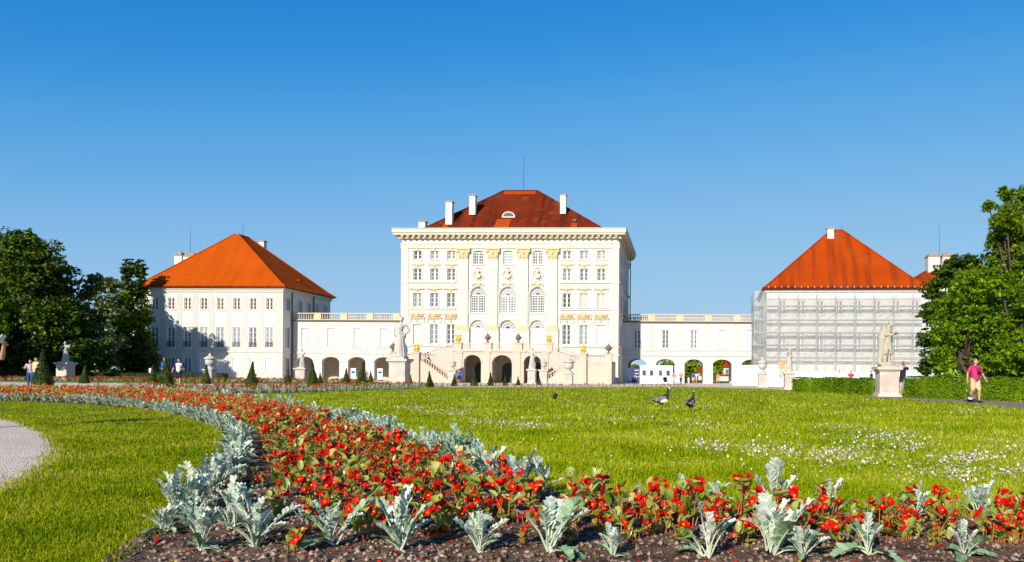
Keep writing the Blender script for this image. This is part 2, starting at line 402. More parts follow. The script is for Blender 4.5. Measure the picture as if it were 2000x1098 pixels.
# grass
def blades(name, x, y, length, width, mat, lean=.5):
    n = len(x); w = RNG.uniform(0, 2 * PI, n); L = length * RNG.uniform(.45, 1.25, n)
    a = RNG.uniform(0, lean, n); dirx = np.cos(w); diry = np.sin(w)
    fx = RNG.uniform(0, 2 * PI, n); wx = np.cos(fx) * width; wy = np.sin(fx) * width
    z0 = gz(y)
    def P(t, wd, bend):
        return (x + dirx * L * bend + wx * wd, y + diry * L * bend + wy * wd, z0 + L * t)
    m1 = np.sin(a) * .45; m2 = np.sin(a) * 1.1
    rows = [P(0, -.5, 0), P(0, .5, 0), P(.6, -.42, m1), P(.6, .42, m1), P(.6 + .4 * 1.0, 0, m2)]
    v = np.stack([np.stack(r, -1) for r in rows], 1)
    v[:, 4, 2] = z0 + L * (.6 + .4 * np.cos(a * 1.3))
    fa = np.array([(0, 1, 3), (0, 3, 2), (2, 3, 4)])
    f = (fa[None] + 5 * np.arange(n)[:, None, None]).ravel()
    return np_mesh(name, v.reshape(-1, 3), f, 3, mat)
def sample(n, ymin, ymax, xl, xr):
    y = 1 / RNG.uniform(1 / ymax, 1 / ymin, n); x = RNG.uniform(0, 1, n) * (xr - xl) * y + xl * y
    return x, y
OUTLINE_OUT = OUTER + [gr(-260, 766), (-60, 300), (200, 300), gr(2330, 1030)]
x, y = sample(470000, 4.8, 78, -.95, .62)
pal = inside(PATH, x, y) | inside(BED, x, y) | inside(FOOTPATH, x, y) | inside(STRIP, x, y)
right = inside(OUTLINE_OUT, x, y) & ~pal
x, y = x[right], y[right]
clump = np.sin(x * 1.9 + 2 * np.sin(y * 1.1)) * np.sin(y * 1.6 + 1.5 * np.sin(x * 1.3)) * .35 + .92 + np.where(RNG.uniform(0, 1, len(x)) < .05, .6, 0)
gb = put('grass', blades('grass', x, y, (.068 + .0006 * y) * clump, .0038 + .00050 * y, 'grass', .9))
stuff(gb, 'long bright green grass of the meadow lawn', 'grass')
x, y = sample(330000, 3.6, 27, -1.1, 0)
left = ~inside(OUTLINE_OUT, x, y) & ~inside(BED, x, y) & ~(inside(PATCH, x, y) & (RNG.uniform(0, 1, len(x)) < .9)) & ~inside(GRAVEL_DISC + [(-30, 6), (-30, 13)], x, y)
x, y = x[left], y[left]
gb2 = put('grass', blades('mown_grass', x, y, .042, .0036 + .00050 * y, 'grass_short', 1.0))
stuff(gb2, 'short mown grass between gravel and flower bed', 'grass')
# blades hanging over the gravel and soil edges
def edge_blades(line, n, spread, L):
    P = np.array(line); d = np.hypot(*np.diff(P, axis=0).T); c = np.r_[0, np.cumsum(d)]
    s = RNG.uniform(0, c[-1], n); px = np.interp(s, c, P[:, 0]); py = np.interp(s, c, P[:, 1])
    px += RNG.normal(0, spread, n); py += RNG.normal(0, spread, n); return px, py
e1 = edge_blades([p for p in GRAVEL_DISC if p[0] > -16], 9000, .09, .05)
e2 = edge_blades([p for p in INNER if p[1] < 20], 14000, .05, .05)
e3 = edge_blades([p for p in OUTER if p[1] < 20], 14000, .06, .05)
ex = np.r_[e1[0], e2[0], e3[0]]; ey = np.r_[e1[1], e2[1], e3[1]]
gb3 = put('grass', blades('edge_grass', ex, ey, .07, .005 + .0004 * ey, 'grass_short', 1.2))
stuff(gb3, 'tufts of grass growing over the lawn edges', 'grass')

# daisies in drifts on the meadow lawn
dx, dy = [], []
for (u, v, hu, hv, n) in [(880, 808, 50, 9, 90), (960, 830, 55, 9, 80), (1035, 836, 45, 6, 50), (800, 800, 50, 6, 50), (1390, 880, 55, 9, 90), (1490, 885, 32, 11, 55), (1545, 893, 18, 7, 16),
                          (1650, 895, 85, 22, 210), (1730, 857, 85, 12, 150), (1890, 903, 65, 12, 130), (1850, 933, 85, 16, 120), (1780, 880, 45, 10, 60), (1960, 880, 55, 18, 60), (1985, 930, 45, 12, 50),
                          (1650, 840, 45, 7, 45), (1350, 835, 55, 6, 40), (1200, 822, 100, 8, 55), (1340, 797, 70, 6, 30), (1900, 805, 50, 5, 40), (1560, 870, 200, 50, 110), (1300, 850, 300, 60, 90), (1200, 790, 500, 20, 120), (1800, 920, 200, 60, 80), (1700, 800, 250, 18, 60)]:
    for k in range(int(n * 1.9)):
        uu = random.gauss(u, hu * .6); vv = random.gauss(v, hv * .6)
        if vv > 762:
            p = gr(uu, vv); dx.append(p[0]); dy.append(p[1])
dx = np.array(dx); dy = np.array(dy); k = inside(OUTLINE_OUT, dx, dy) & ~inside(BED, dx, dy) & ~inside(FOOTPATH, dx, dy) & (dy > 5); dx = dx[k]; dy = dy[k]
def discs(x, y, z, r, nseg, tilt):
    n = len(x); w = np.arange(nseg) * 2 * PI / nseg
    az = RNG.uniform(0, 2 * PI, n); tl = RNG.uniform(0, tilt, n)
    ring = np.stack([np.cos(w), np.sin(w), np.zeros(nseg)], -1)[None] * r[:, None, None]
    ring = np.concatenate([ring, np.zeros((n, 1, 3))], 1)
    ring[:, -1, 2] = r * .35
    zx = ring[..., 0] * np.cos(az)[:, None] + ring[..., 1] * np.sin(az)[:, None]
    ring[..., 2] += zx * np.tan(tl)[:, None]
    ring += np.stack([x, y, z], -1)[:, None]
    fa = np.array([(i, (i + 1) % nseg, nseg) for i in range(nseg)])
    f = (fa[None] + (nseg + 1) * np.arange(n)[:, None, None]).ravel()
    return ring.reshape(-1, 3), f
dz = gz(dy) + RNG.uniform(.045, .095, len(dx)); rr = RNG.uniform(.0075, .012, len(dx)) * (1 + dy * .022)
v1, f1 = discs(dx, dy, dz, rr, 8, 1.0)
stuff(put('daisies', np_mesh('daisies', v1, f1, 3, 'daisy')), 'drifts of small white daisies in the meadow lawn', 'daisies')
v2, f2 = discs(dx, dy - .002, dz + .004, rr * .4, 6, .6)
kk = RNG.uniform(0, 1, 90); yx, yy = sample(260, 6, 40, -.3, .5); ok = inside(OUTLINE_OUT, yx, yy) & ~inside(BED, yx, yy) & ~inside(PATH, yx, yy) & ~inside(FOOTPATH, yx, yy)
yx, yy = yx[ok], yy[ok]
v3, f3 = discs(yx, yy, gz(yy) + .08, np.full(len(yx), .011), 8, .7)
stuff(put('buttercups', np_mesh('buttercups', np.r_[v2, v3], np.r_[f2, f3 + len(v2)], 3, 'daisy_eye')), 'yellow daisy eyes and buttercups in the lawn', 'flowers')
# ------------------------------------------------------------------ building kit
def arch_pts(xa, xb, zs, zt, n=12):
    """points of an arch from the left springing to the right one; zs springing height, zt crown"""
    c = (xa + xb) / 2; r = (xb - xa) / 2
    return [(c - r * math.cos(PI * i / n), zs + (zt - zs) * math.sin(PI * i / n)) for i in range(n + 1)]
def wall_open(mb, x0, x1, z0, z1, yf, depth, ops):
    """front of a wall at y=yf with openings cut through; ops = (xa, xb, za, zb, rise)"""
    xs = sorted({x0, x1, *[o[0] for o in ops], *[o[1] for o in ops]}); zs = sorted({z0, z1, *[max(o[2], z0) for o in ops], *[o[3] for o in ops]})
    for i in range(len(xs) - 1):
        for j in range(len(zs) - 1):
            cx = (xs[i] + xs[i + 1]) / 2; cz = (zs[j] + zs[j + 1]) / 2
            if any(o[0] < cx < o[1] and o[2] < cz < o[3] for o in ops): continue
            mb.add([(xs[i], yf, zs[j]), (xs[i + 1], yf, zs[j]), (xs[i + 1], yf, zs[j + 1]), (xs[i], yf, zs[j + 1])], [(0, 1, 2, 3)])
    for xa, xb, za, zb, rise in ops:
        za = max(za, z0)
        if rise > 0:
            A = arch_pts(xa, xb, zb - rise, zb)
            for (p, q) in zip(A[:-1], A[1:]):
                mb.add([(p[0], yf, p[1]), (q[0], yf, q[1]), (q[0], yf, zb), (p[0], yf, zb)], [(0, 1, 2, 3)])
            line = [(xa, za)] + A + [(xb, za)]
        else: line = [(xa, za), (xa, zb), (xb, zb), (xb, za)]
        for p, q in zip(line[:-1], line[1:]):
            mb.add([(p[0], yf, p[1]), (p[0], yf + depth, p[1]), (q[0], yf + depth, q[1]), (q[0], yf, q[1])], [(0, 1, 2, 3)])
        if za > z0:
            mb.add([(xa, yf, za), (xb, yf, za), (xb, yf + depth, za), (xa, yf + depth, za)], [(0, 1, 2, 3)])
_wc = {}
def window_mesh(w, h, cols, rows, rise=0, bar=.07, mid=.16, transom=None):
    """frame with mullion and glazing bars (origin bottom centre) and the glass behind it"""
    key = (round(w, 2), round(h, 2), cols, rows, round(rise, 2), bar, mid, transom)
    if key in _wc: return _wc[key]
    mb = MB(); y0, y1 = -.04, .04; hs = h - rise
    mb.box(-w / 2, -w / 2 + bar * 1.4, y0, y1, 0, hs); mb.box(w / 2 - bar * 1.4, w / 2, y0, y1, 0, hs)
    mb.box(-w / 2 + bar * 1.4, w / 2 - bar * 1.4, y0, y1, 0, bar * 1.4)
    zt = hs if rise else h
    mb.box(-w / 2 + bar * 1.4, w / 2 - bar * 1.4, y0, y1, zt - bar * 1.4, zt)
    if transom: mb.box(-w / 2 + bar * 1.4, w / 2 - bar * 1.4, y0 - .01, y1, transom - mid / 2, transom + mid / 2)
    for i in range(1, cols):
        x = -w / 2 + w * i / cols; b = mid / 2 if (cols % 2 == 0 and i == cols // 2) else bar * .32
        mb.box(x - b, x + b, y0 - .005 if b > bar else y0 + .012, y1 - .006, bar * 1.4, zt - bar * 1.4)
    for j in range(1, rows):
        z = zt * j / rows; mb.box(-w / 2 + bar * 1.4, w / 2 - bar * 1.4, y0 + .018, y1 - .012, z - bar * .32, z + bar * .32)
    pg = [(-w / 2, 0), (w / 2, 0), (w / 2, hs), (-w / 2, hs)]
    if rise:
        A = arch_pts(-w / 2, w / 2, hs, h, 14); B = arch_pts(-w / 2 + bar * 1.4, w / 2 - bar * 1.4, hs, h - bar * 1.4, 14)
        for k in range(14):
            p, q, s, t = A[k], A[k + 1], B[k + 1], B[k]
            mb.add([(p[0], y0, p[1]), (q[0], y0, q[1]), (s[0], y0, s[1]), (t[0], y0, t[1]), (t[0], y1, t[1]), (s[0], y1, s[1])], [(0, 3, 2, 1), (3, 4, 5, 2)])
        if rise > w * .3:
            for fr in (.36, .68):                                   # fan light: two rings and spokes
                C = arch_pts(-w / 2 * fr - bar * .35, w / 2 * fr + bar * .35, hs, hs + rise * fr + bar * .35, 14); D = arch_pts(-w / 2 * fr + bar * .35, w / 2 * fr - bar * .35, hs, hs + rise * fr - bar * .35, 14)
                for k in range(14):
                    p, q, s, t = C[k], C[k + 1], D[k + 1], D[k]
                    mb.add([(p[0], y0 + .01, p[1]), (q[0], y0 + .01, q[1]), (s[0], y0 + .01, s[1]), (t[0], y0 + .01, t[1])], [(0, 3, 2, 1)])
            for k in range(1, 12):
                w_ = PI * k / 12; c, s_ = -math.cos(w_), math.sin(w_)
                r0 = .36 if k % 2 == 0 else .36; p0 = (c * w / 2 * r0, hs + s_ * rise * r0); p1 = (c * w / 2 * .95, hs + s_ * rise * .95)
                nx_, nz_ = -s_ * bar * .28, c * bar * .28
                mb.add([(p0[0] - nx_, y0 + .014, p0[1] - nz_), (p1[0] - nx_, y0 + .014, p1[1] - nz_), (p1[0] + nx_, y0 + .014, p1[1] + nz_), (p0[0] + nx_, y0 + .014, p0[1] + nz_)], [(0, 1, 2, 3)])
        pg = [(-w / 2, 0), (w / 2, 0)] + A[::-1]
    pm = MB(); pm.add([(x, .02, z) for x, z in pg], [tuple(range(len(pg)))])
    _wc[key] = (mb, pm, {}, {}); return _wc[key]
def window(parent, x, y, z, w, h, cols, rows, glass='glass', rise=0, frame='framew', **kw):
    mb, pm, fm, gm = window_mesh(w, h, cols, rows, rise, **kw)
    if frame not in fm: fm[frame] = mb.mesh('window', frame)
    if glass not in gm: gm[glass] = pm.mesh('pane', glass)
    o = put('window', fm[frame], parent, (x, y, z)); put('pane', gm[glass], o)
    return o
_pc = {}
def shared(name, key, mat, fn, parent, loc, smooth=False):
    """a part whose mesh is shared by all alike parts"""
    k = (name, key, mat)
    if k not in _pc:
        mb = MB(); fn(mb); _pc[k] = mb.mesh(name, mat, smooth)
    return put(name, _pc[k], parent, loc)
def surround(parent, x, y, z, w, h, t=.16, d=.07, mat='trim', rise=0):
    def fn(mb):
        if rise:
            A = arch_pts(-w / 2 - t, w / 2 + t, h - rise, h + t, 16); B = arch_pts(-w / 2, w / 2, h - rise, h, 16)
            for k in range(16):
                p, q, s, u = A[k], A[k + 1], B[k + 1], B[k]
                mb.add([(p[0], -d, p[1]), (q[0], -d, q[1]), (s[0], -d, s[1]), (u[0], -d, u[1]), (p[0], 0, p[1]), (q[0], 0, q[1]), (s[0], 0, s[1]), (u[0], 0, u[1])], [(0, 3, 2, 1), (0, 1, 5, 4), (3, 7, 6, 2)])
            mb.box(-w / 2 - t, -w / 2, -d, 0, 0, h - rise); mb.box(w / 2, w / 2 + t, -d, 0, 0, h - rise)
        else:
            mb.box(-w / 2 - t, -w / 2, -d, 0, 0, h + t); mb.box(w / 2, w / 2 + t, -d, 0, 0, h + t); mb.box(-w / 2, w / 2, -d, 0, h, h + t)
        mb.box(-w / 2 - t - .05, w / 2 + t + .05, -d - .06, 0, -.12, 0)
    return shared('window_surround', (round(w, 2), round(h, 2), t, d, round(rise, 2)), mat, fn, parent, (x, y, z))
BAL = [(.075, 0), (.075, .05), (.05, .09), (.105, .22), (.085, .32), (.045, .46), (.048, .56), (.075, .62), (.075, .66)]
def balustrade(parent, p0, p1, h=.95, step=.34, mat='balus', sub=True):
    """rails and balusters between two posts; p0, p1 are the feet of the run (may climb)"""
    p0 = Vector(p0); p1 = Vector(p1); d = p1 - p0; L = math.hypot(d.x, d.y); ux = Vector((d.x / L, d.y / L, 0)); nn = Vector((-ux.y, ux.x, 0)) * .11
    def rail(za, zb, k):
        mb = MB(); q = nn * k
        a, b = p0 + Vector((0, 0, za)), p1 + Vector((0, 0, za)); c, e = p0 + Vector((0, 0, zb)), p1 + Vector((0, 0, zb))
        mb.add([tuple(v) for v in (a - q, b - q, b + q, a + q, c - q, e - q, e + q, c + q)], [(0, 3, 2, 1), (4, 5, 6, 7), (0, 1, 5, 4), (1, 2, 6, 5), (2, 3, 7, 6), (3, 0, 4, 7)])
        return mb
    rail(0, .12, 1).build('base_rail', mat, parent); rail(h - .14, h, 1.25).build('hand_rail', mat, parent)
    n = max(1, int(L / step)); mb = MB(); s = (h - .26) / .66
    for i in range(n):
        p = p0 + d * ((i + .5) / n); mb.lathe([(r, z * s) for r, z in BAL], 6, p.x, p.y, p.z + .12)
    stuff(mb.build('balusters', mat, parent, smooth=True))
def chimney(parent, x, y, z0, z1, w=.9, d=.9, mat='chim', cap='chimcap'):
    mb = MB(); mb.box(-w / 2, w / 2, -d / 2, d / 2, 0, z1 - z0 - .25)
    c = mb.build('chimney', mat, parent, (x, y, z0))
    m2 = MB(); m2.box(-w / 2 - .1, w / 2 + .1, -d / 2 - .1, d / 2 + .1, z1 - z0 - .25, z1 - z0 - .08); m2.box(-w / 2 + .08, w / 2 - .08, -d / 2 + .08, d / 2 - .08, z1 - z0 - .08, z1 - z0); m2.build('chimney_cap', cap, c)
    return c
def hip_roof(parent, x0, x1, y0, y1, z0, zr, rx0, rx1, ry0, ry1, mat, over=.0, flare=None):
    mb = MB(); E = [(x0, y0, z0), (x1, y0, z0), (x1, y1, z0), (x0, y1, z0)]; R = [(rx0, ry0, zr), (rx1, ry0, zr), (rx1, ry1, zr), (rx0, ry1, zr)]
    if flare:
        t, dz = flare; K = []
        for e, r in zip(E, R):
            e_, r_ = Vector(e), Vector(r); k = e_.lerp(r_, t); k.z -= dz; K.append(tuple(k))
        vs = E + K + R; mb.add(vs, [(0, 1, 5, 4), (1, 2, 6, 5), (2, 3, 7, 6), (3, 0, 4, 7), (4, 5, 9, 8), (5, 6, 10, 9), (6, 7, 11, 10), (7, 4, 8, 11), (8, 9, 10, 11), (3, 2, 1, 0)])
    else: mb.add(E + R, [(0, 1, 5, 4), (1, 2, 6, 5), (2, 3, 7, 6), (3, 0, 4, 7), (4, 5, 6, 7), (3, 2, 1, 0)])
    rf = mb.build('roof', mat, parent)
    for i in range(4):                                                 # rounded capping tiles on the hips and along the ridge
        e, r = Vector(E[i]), Vector(R[i]); line = [e, r] if not flare else [e, Vector(K[i]), r]
        MB().tube(line, .13, 7).build('hip_capping', mat, rf)
        if (Vector(R[(i + 1) % 4]) - r).length > .8: MB().tube([r, Vector(R[(i + 1) % 4])], .14, 7).build('ridge_capping', mat, rf)
    return rf
def antenna(parent, x, y, z0, z1, r=.035):
    MB().tube([(0, 0, 0), (0, 0, (z1 - z0) * .6), (0, 0, z1 - z0)], [r, r * .8, r * .4], 6).build('antenna', 'iron', parent, (x, y, z0))

URN = [(.30, 0), (.30, .08), (.16, .14), (.11, .26), (.14, .32), (.34, .50), (.42, .72), (.42, .80), (.34, .86), (.26, .92), (.30, .98), (.30, 1.02), (.16, 1.10), (.07, 1.16), (.10, 1.24), (.05, 1.32), (.01, 1.40)]
def urn_mesh(mb, s, z=0):
    mb.lathe([(r * s, h * s + z) for r, h in URN], 14)
    for k in (-1, 1):                                               # two scroll handles
        mb.tube([(k * .36 * s, 0, z + .58 * s), (k * .52 * s, 0, z + .66 * s), (k * .56 * s, 0, z + .80 * s), (k * .46 * s, 0, z + .88 * s), (k * .36 * s, 0, z + .84 * s)], .035 * s, 6)
def gold_vase_mesh(mb, s):
    mb.lathe([(.30 * s, 0), (.30 * s, .08 * s), (.20 * s, .16 * s), (.16 * s, .3 * s), (.26 * s, .42 * s), (.28 * s, .62 * s), (.20 * s, .80 * s), (.12 * s, .9 * s), (.18 * s, .96 * s), (.20 * s, 1.02 * s), (.10 * s, 1.12 * s), (.12 * s, 1.22 * s), (.05 * s, 1.36 * s), (.01, 1.42 * s)], 12)
    for k in range(4):                                              # gilded figures and garlands at the corners
        w = PI / 4 + PI / 2 * k; c, n = math.cos(w), math.sin(w)
        mb.tube([(c * .20 * s, n * .20 * s, .05 * s), (c * .36 * s, n * .36 * s, .22 * s), (c * .38 * s, n * .38 * s, .55 * s), (c * .30 * s, n * .30 * s, .85 * s), (c * .36 * s, n * .36 * s, 1.0 * s)], [.06 * s, .08 * s, .07 * s, .06 * s, .03 * s], 6)
        mb.ball((c * .38 * s, n * .38 * s, 1.03 * s), .085 * s, 8, 6)
    for k in (-1, 1): mb.tube([(k * .18 * s, 0, .95 * s), (k * .42 * s, 0, 1.05 * s), (k * .52 * s, 0, .95 * s)], .05 * s, 6)

# ------------------------------------------------------------------ central palace
M['glassm'] = mat_glass('window_glass_painted_sky', (.15, .18, .22), .05, .9)  # bluish pane colour paints in some sky reflection
ZB = -.45                                      # floor of the forecourt at the palace
def palace():
    XC, YF, DEP = -25.35, 112.0, 22.0; W = 32.3; hw = W / 2
    R = empty('palace', (XC, YF, ZB)); tag(R, 'tall cream palace with grand double staircase and weathered dark red roof in the middle', 'palace')
    Z = lambda v: at(990, v, YF).z - ZB        # heights read from the photograph
    X = lambda u: at(u, 600, YF).x - XC
    zc = Z(465)                                # underside of cornice
    cols = [-13.75, -11.2, -8.68]; cols = cols + [8.55, 11.08, 13.62]; bays = [-4.62, -.18, 4.22]
    rows = [(Z(506.5), Z(490)), (Z(548), Z(525)), (Z(600.5), Z(573)), (Z(673), Z(634.5))]
    ops = []
    for x in cols:
        for k, (a, b) in enumerate(rows): ops.append((x - .6, x + .6, a, b, 0))
    for i, x in enumerate(bays):
        hw2 = 1.28 if i == 1 else 1.16
        ops.append((x - .75, x + .75, Z(516.5), Z(490), .22)); ops.append((x - hw2, x + hw2, Z(611.5), Z(560.5), hw2)); ops.append((x - hw2, x + hw2, 4.55, Z(625), hw2))
    mb = MB(); wall_open(mb, -hw, hw, 0, zc, 0, .35, ops)
    back = DEP
    mb.add([(-hw, 0, 0), (-hw, back, 0), (-hw, back, zc), (-hw, 0, zc), (hw, 0, 0), (hw, back, 0), (hw, back, zc), (hw, 0, zc)], [(0, 3, 2, 1), (4, 5, 6, 7), (1, 2, 6, 5)])
    mb.build('wall', 'white', R)
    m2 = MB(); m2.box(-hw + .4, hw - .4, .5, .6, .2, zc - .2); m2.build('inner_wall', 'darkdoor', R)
    # windows of the six outer columns
    kinds = {(0, 2): 'glassl', (0, 3): 'blindg', (4, 2): 'pink', (5, 2): 'pink', (4, 3): 'glassl', (5, 3): 'blind', (4, 1): 'glass', (0, 1): 'glass', (1, 0): 'glassl', (4, 0): 'glassl', (5, 0): 'glassl'}
    for i, x in enumerate(cols):
        for k, (a, b) in enumerate(rows):
            nr = [2, 3, 3, 4][k]
            window(R, x, .2, a, 1.2, b - a, 2, nr, kinds.get((i, k), ('glass', 'glassl', 'glass', 'glass', 'glassm')[(i * 3 + k * 2) % 5]), mid=.2)
            surround(R, x, 0, a, 1.2, b - a, .2, .06)
        def hood(mb): mb.box(-.98, .98, -.16, 0, 0, .10); mb.box(-.90, .90, -.10, 0, -.08, 0)
        shared('window_hood', 1, 'balus', hood, R, (x, 0, Z(517.5)))
        def ped(mb): mb.prism([(-1.12, 0), (1.12, 0), (1.12, .10), (0, .70), (-1.12, .10)], -.20, 0); 
        shared('pediment', 1, 'balus', ped, R, (x, 0, Z(565.5)))
        def ped2(mb): mb.prism([(-.62, .06), (.62, .06), (0, .42)], -.225, -.2)
        shared('pediment_panel', 1, 'cream', ped2, R, (x, 0, Z(565.5)))
        def orn(mb):
            mb.ball((0, -.07, .28), (.24, .1, .26), 10, 6); mb.ball((-.34, -.06, .2), (.2, .08, .12), 8, 5); mb.ball((.34, -.06, .2), (.2, .08, .12), 8, 5); mb.ball((0, -.07, -.02), (.12, .1, .16), 8, 5)
        shared('keystone_ornament', 1, 'ochre', orn, R, (x, 0, Z(525) + .28), True)
        shared('keystone_ornament', 1, 'ochre', orn, R, (x, 0, Z(573) + .3), True)
        def orn3(mb): mb.ball((0, -.06, .1), (.2, .09, .15), 8, 5); mb.ball((0, -.06, -.08), (.1, .08, .12), 8, 5)
        shared('keystone_ornament', 3, 'ochre', orn3, R, (x, 0, Z(490) + .26), True)
        def car(mb):
            mb.box(-.95, .95, -.08, 0, 0, .55); mb.ball((0, -.1, .34), (.34, .12, .38), 10, 6)
            for s in (-1, 1):
                mb.tube([(s * .3, -.1, .4), (s * .55, -.1, .5), (s * .8, -.1, .3), (s * .62, -.1, .16)], .09, 6); mb.ball((s * .82, -.08, .16), (.1, .08, .12), 6, 4)
        shared('cartouche', 1, 'ochre', car, R, (x, 0, Z(620)), True)
        def hood2(mb): mb.box(-1.16, 1.16, -.26, 0, 0, .12); mb.box(-1.05, 1.05, -.17, 0, -.14, 0)
        shared('window_hood', 2, 'balus', hood2, R, (x, 0, Z(622)))
        def brk(mb): mb.prismx([(0, 0), (-.14, .3), (-.16, .8), (0, .9)], -.09, .09)
        for s in (-1, 1): shared('bracket', 1, 'cream', brk, R, (x + s * .98, 0, Z(634)))
        shared('keystone_ornament', 3, 'ochre', orn3, R, (x, 0, Z(634) + .42), True)
    # middle bays
    for i, x in enumerate(bays):
        hw2 = 1.28 if i == 1 else 1.16
        window(R, x, .2, Z(516.5), 1.5, Z(490) - Z(516.5), 4, 4, 'glassl', .22, mid=.14); surround(R, x, 0, Z(516.5), 1.5, Z(490) - Z(516.5), .16, .06, 'trim', .22)
        h = Z(560.5) - Z(611.5); window(R, x, .2, Z(611.5), hw2 * 2, h, 6, 7, 'glassl', hw2, bar=.09, mid=.16); surround(R, x, 0, Z(611.5), hw2 * 2, h, .3, .09, 'cream', hw2)
        h = Z(625) - 4.55; window(R, x, .2, 4.55, hw2 * 2, h, 2, 1, 'glass', hw2, bar=.1, mid=.14); surround(R, x, 0, 4.55, hw2 * 2, h, .3, .09, 'cream', hw2)
        d = MB(); hh = h - hw2
        for s in (-1, 1):
            for r in range(3): d.box(min(s * .12, s * (hw2 - .14)), max(s * .12, s * (hw2 - .14)), -.03, .03, .12 + r * hh / 3, hh / 3 * (r + 1) - .1)
        d.box(-hw2 + .05, hw2 - .05, .0, .025, .05, hh - .02)
        d.build('door', 'framew', R, (x, .17, 4.55))
        # roundel with bust
        def ring(mb):
            n = 24
            for a, b, ya, yb in ((.86, .70, -.12, -.12), (.86, .86, -.12, 0), (.70, .70, -.12, .0)):
                for k in range(n):
                    p, q = 2 * PI * k / n, 2 * PI * (k + 1) / n
                    mb.add([(a * math.cos(p), ya, a * math.sin(p)), (a * math.cos(q), ya, a * math.sin(q)), (b * math.cos(q), yb, b * math.sin(q)), (b * math.cos(p), yb, b * math.sin(p))], [(0, 1, 2, 3)])
        shared('roundel_frame', 1, 'cream', ring, R, (x, 0, Z(537.5)))
        def dish(mb): mb.add([(.69 * math.cos(2 * PI * k / 24), -.012, .69 * math.sin(2 * PI * k / 24)) for k in range(24)], [tuple(range(24))])
        shared('roundel_back', 1, 'balus', dish, R, (x, 0, Z(537.5)))
        def bust(mb):
            mb.ball((.06, -.22, -.18), (.44, .26, .40), 12, 8); mb.ball((.02, -.26, .10), (.16, .15, .2), 10, 6); mb.ball((-.02, -.30, .40), (.22, .22, .26), 12, 8); mb.ball((-.12, -.42, .36), (.08, .1, .07), 8, 5); mb.ball((.1, -.24, .5), (.2, .2, .16), 8, 6)
        shared('bust', 1, 'white', bust, R, (x, 0, Z(537.5)), True)
        def fest(mb):
            mb.ball((0, -.08, 0), (.4, .12, .34), 10, 6)
            for s in (-1, 1): mb.tube([(s * .2, -.08, .1), (s * .5, -.08, .26), (s * .78, -.08, .1), (s * .9, -.08, -.25)], [.12, .13, .1, .05], 6)
        shared('festoon', 1, 'ochre', fest, R, (x, 0, Z(557)), True)
        def fest2(mb):
            for s in (-1, 1): mb.tube([(0, -.06, .1), (s * .2, -.06, .16), (s * .36, -.06, 0)], [.1, .08, .03], 6)
        shared('festoon', 2, 'ochre', fest2, R, (x, 0, Z(526.5) + .1), True)
        for s in (-1, 1):
            def imp(mb): mb.box(-.26, .26, -.13, 0, 0, .24); mb.box(-.21, .21, -.10, 0, -.1, 0)
            shared('impost', 1, 'ochre', imp, R, (x + s * (hw2 + .19), 0, Z(611.5) + h * 0 + (Z(560.5) - Z(611.5) - hw2) - .1))
    # giant pilasters
    for x in (-6.84, -2.42, 2.10, 6.42):
        def shaft(mb): mb.box(-.74, .74, -.28, 0, 0, Z(506) - Z(636))
        shared('pilaster', 1, 'cream', shaft, R, (x, 0, Z(636)))
        def basep(mb): mb.box(-.98, .98, -.42, 0, 0, .22); mb.box(-.9, .9, -.37, 0, .22, .5); mb.box(-.82, .82, -.32, 0, .5, .72)
        shared('pilaster_base', 1, 'ochre', basep, R, (x, 0, Z(636) - .72))
        def pedp(mb): mb.box(-.98, .98, -.36, 0, 0, Z(636) - .72 - 4.3)
        shared('pilaster_pedestal', 1, 'cream', pedp, R, (x, 0, 4.3))
        def cap(mb):
            H = Z(485) - Z(506)
            mb.prism([(-.72, 0), (.72, 0), (.78, H * .45), (1.0, H * .8), (-1.0, H * .8), (-.78, H * .45)], -.36, 0); mb.box(-1.06, 1.06, -.46, 0, H * .84, H)
            for s in (-1, 1):
                mb.ball((s * .84, -.4, H * .68), (.26, .16, .24), 10, 6); mb.ball((s * .5, -.38, H * .25), (.2, .14, .3), 8, 6)
            mb.ball((0, -.4, H * .55), (.24, .16, .3), 8, 6); mb.ball((0, -.38, H * .18), (.2, .12, .22), 8, 6)
        shared('capital', 1, 'ochre', cap, R, (x, 0, Z(506)))
    # corner strips, bands and mouldings
    for s in (-1, 1):
        mb = MB(); mb.box(min(s * (hw - 1.05), s * (hw + .06)), max(s * (hw - 1.05), s * (hw + .06)), -.09, 1.0, 0, zc - 1.5); mb.build('corner_pilaster', 'cream', R)
    def band(v, t, d, mat='trim', x0=-hw - .1, x1=hw + .1, skip=True):
        m = MB(); zz = Z(v)
        m.box(x0, -7.95, -d, .0, zz - t, zz); m.build('string_course', mat, R); m = MB()
        m.box(7.55, x1 - .1, -d, 0, zz - t, zz); m.box(hw, hw + d, -d, back, zz - t, zz); m.build('string_course', mat, R)
    band(549.5, .26, .16); band(603, .22, .15); band(611.5, .2, .13); band(675, .24, .18); band(690, .3, .2, skip=True)
    m = MB(); m.box(-hw - .14, hw + .14, -.14, back, Z(485), Z(477)); m.build('architrave', 'cream', R)
    m = MB(); m.box(-hw - .22, hw + .22, -.22, back, Z(477), Z(477) + .16); m.build('architrave_moulding', 'trim', R)
    m = MB(); m.box(-hw - .16, hw + .16, -.16, 0, 0, 1.1); m.box(hw, hw + .16, 0, back, 0, 1.1); m.build('plinth', 'palegrey', R)
    # cornice on modillions
    ov = 1.12; z1 = Z(448)
    m = MB()
    prof = [(.25, zc), (.45, zc + .08), (.45, zc + .2)]
    m.box(-hw - .4, hw + .4, -.4, back + .4, zc - .12, zc + .34); m.box(-hw - ov + .12, hw + ov - .12, -ov + .12, back + ov - .12, zc + .34, zc + .66)
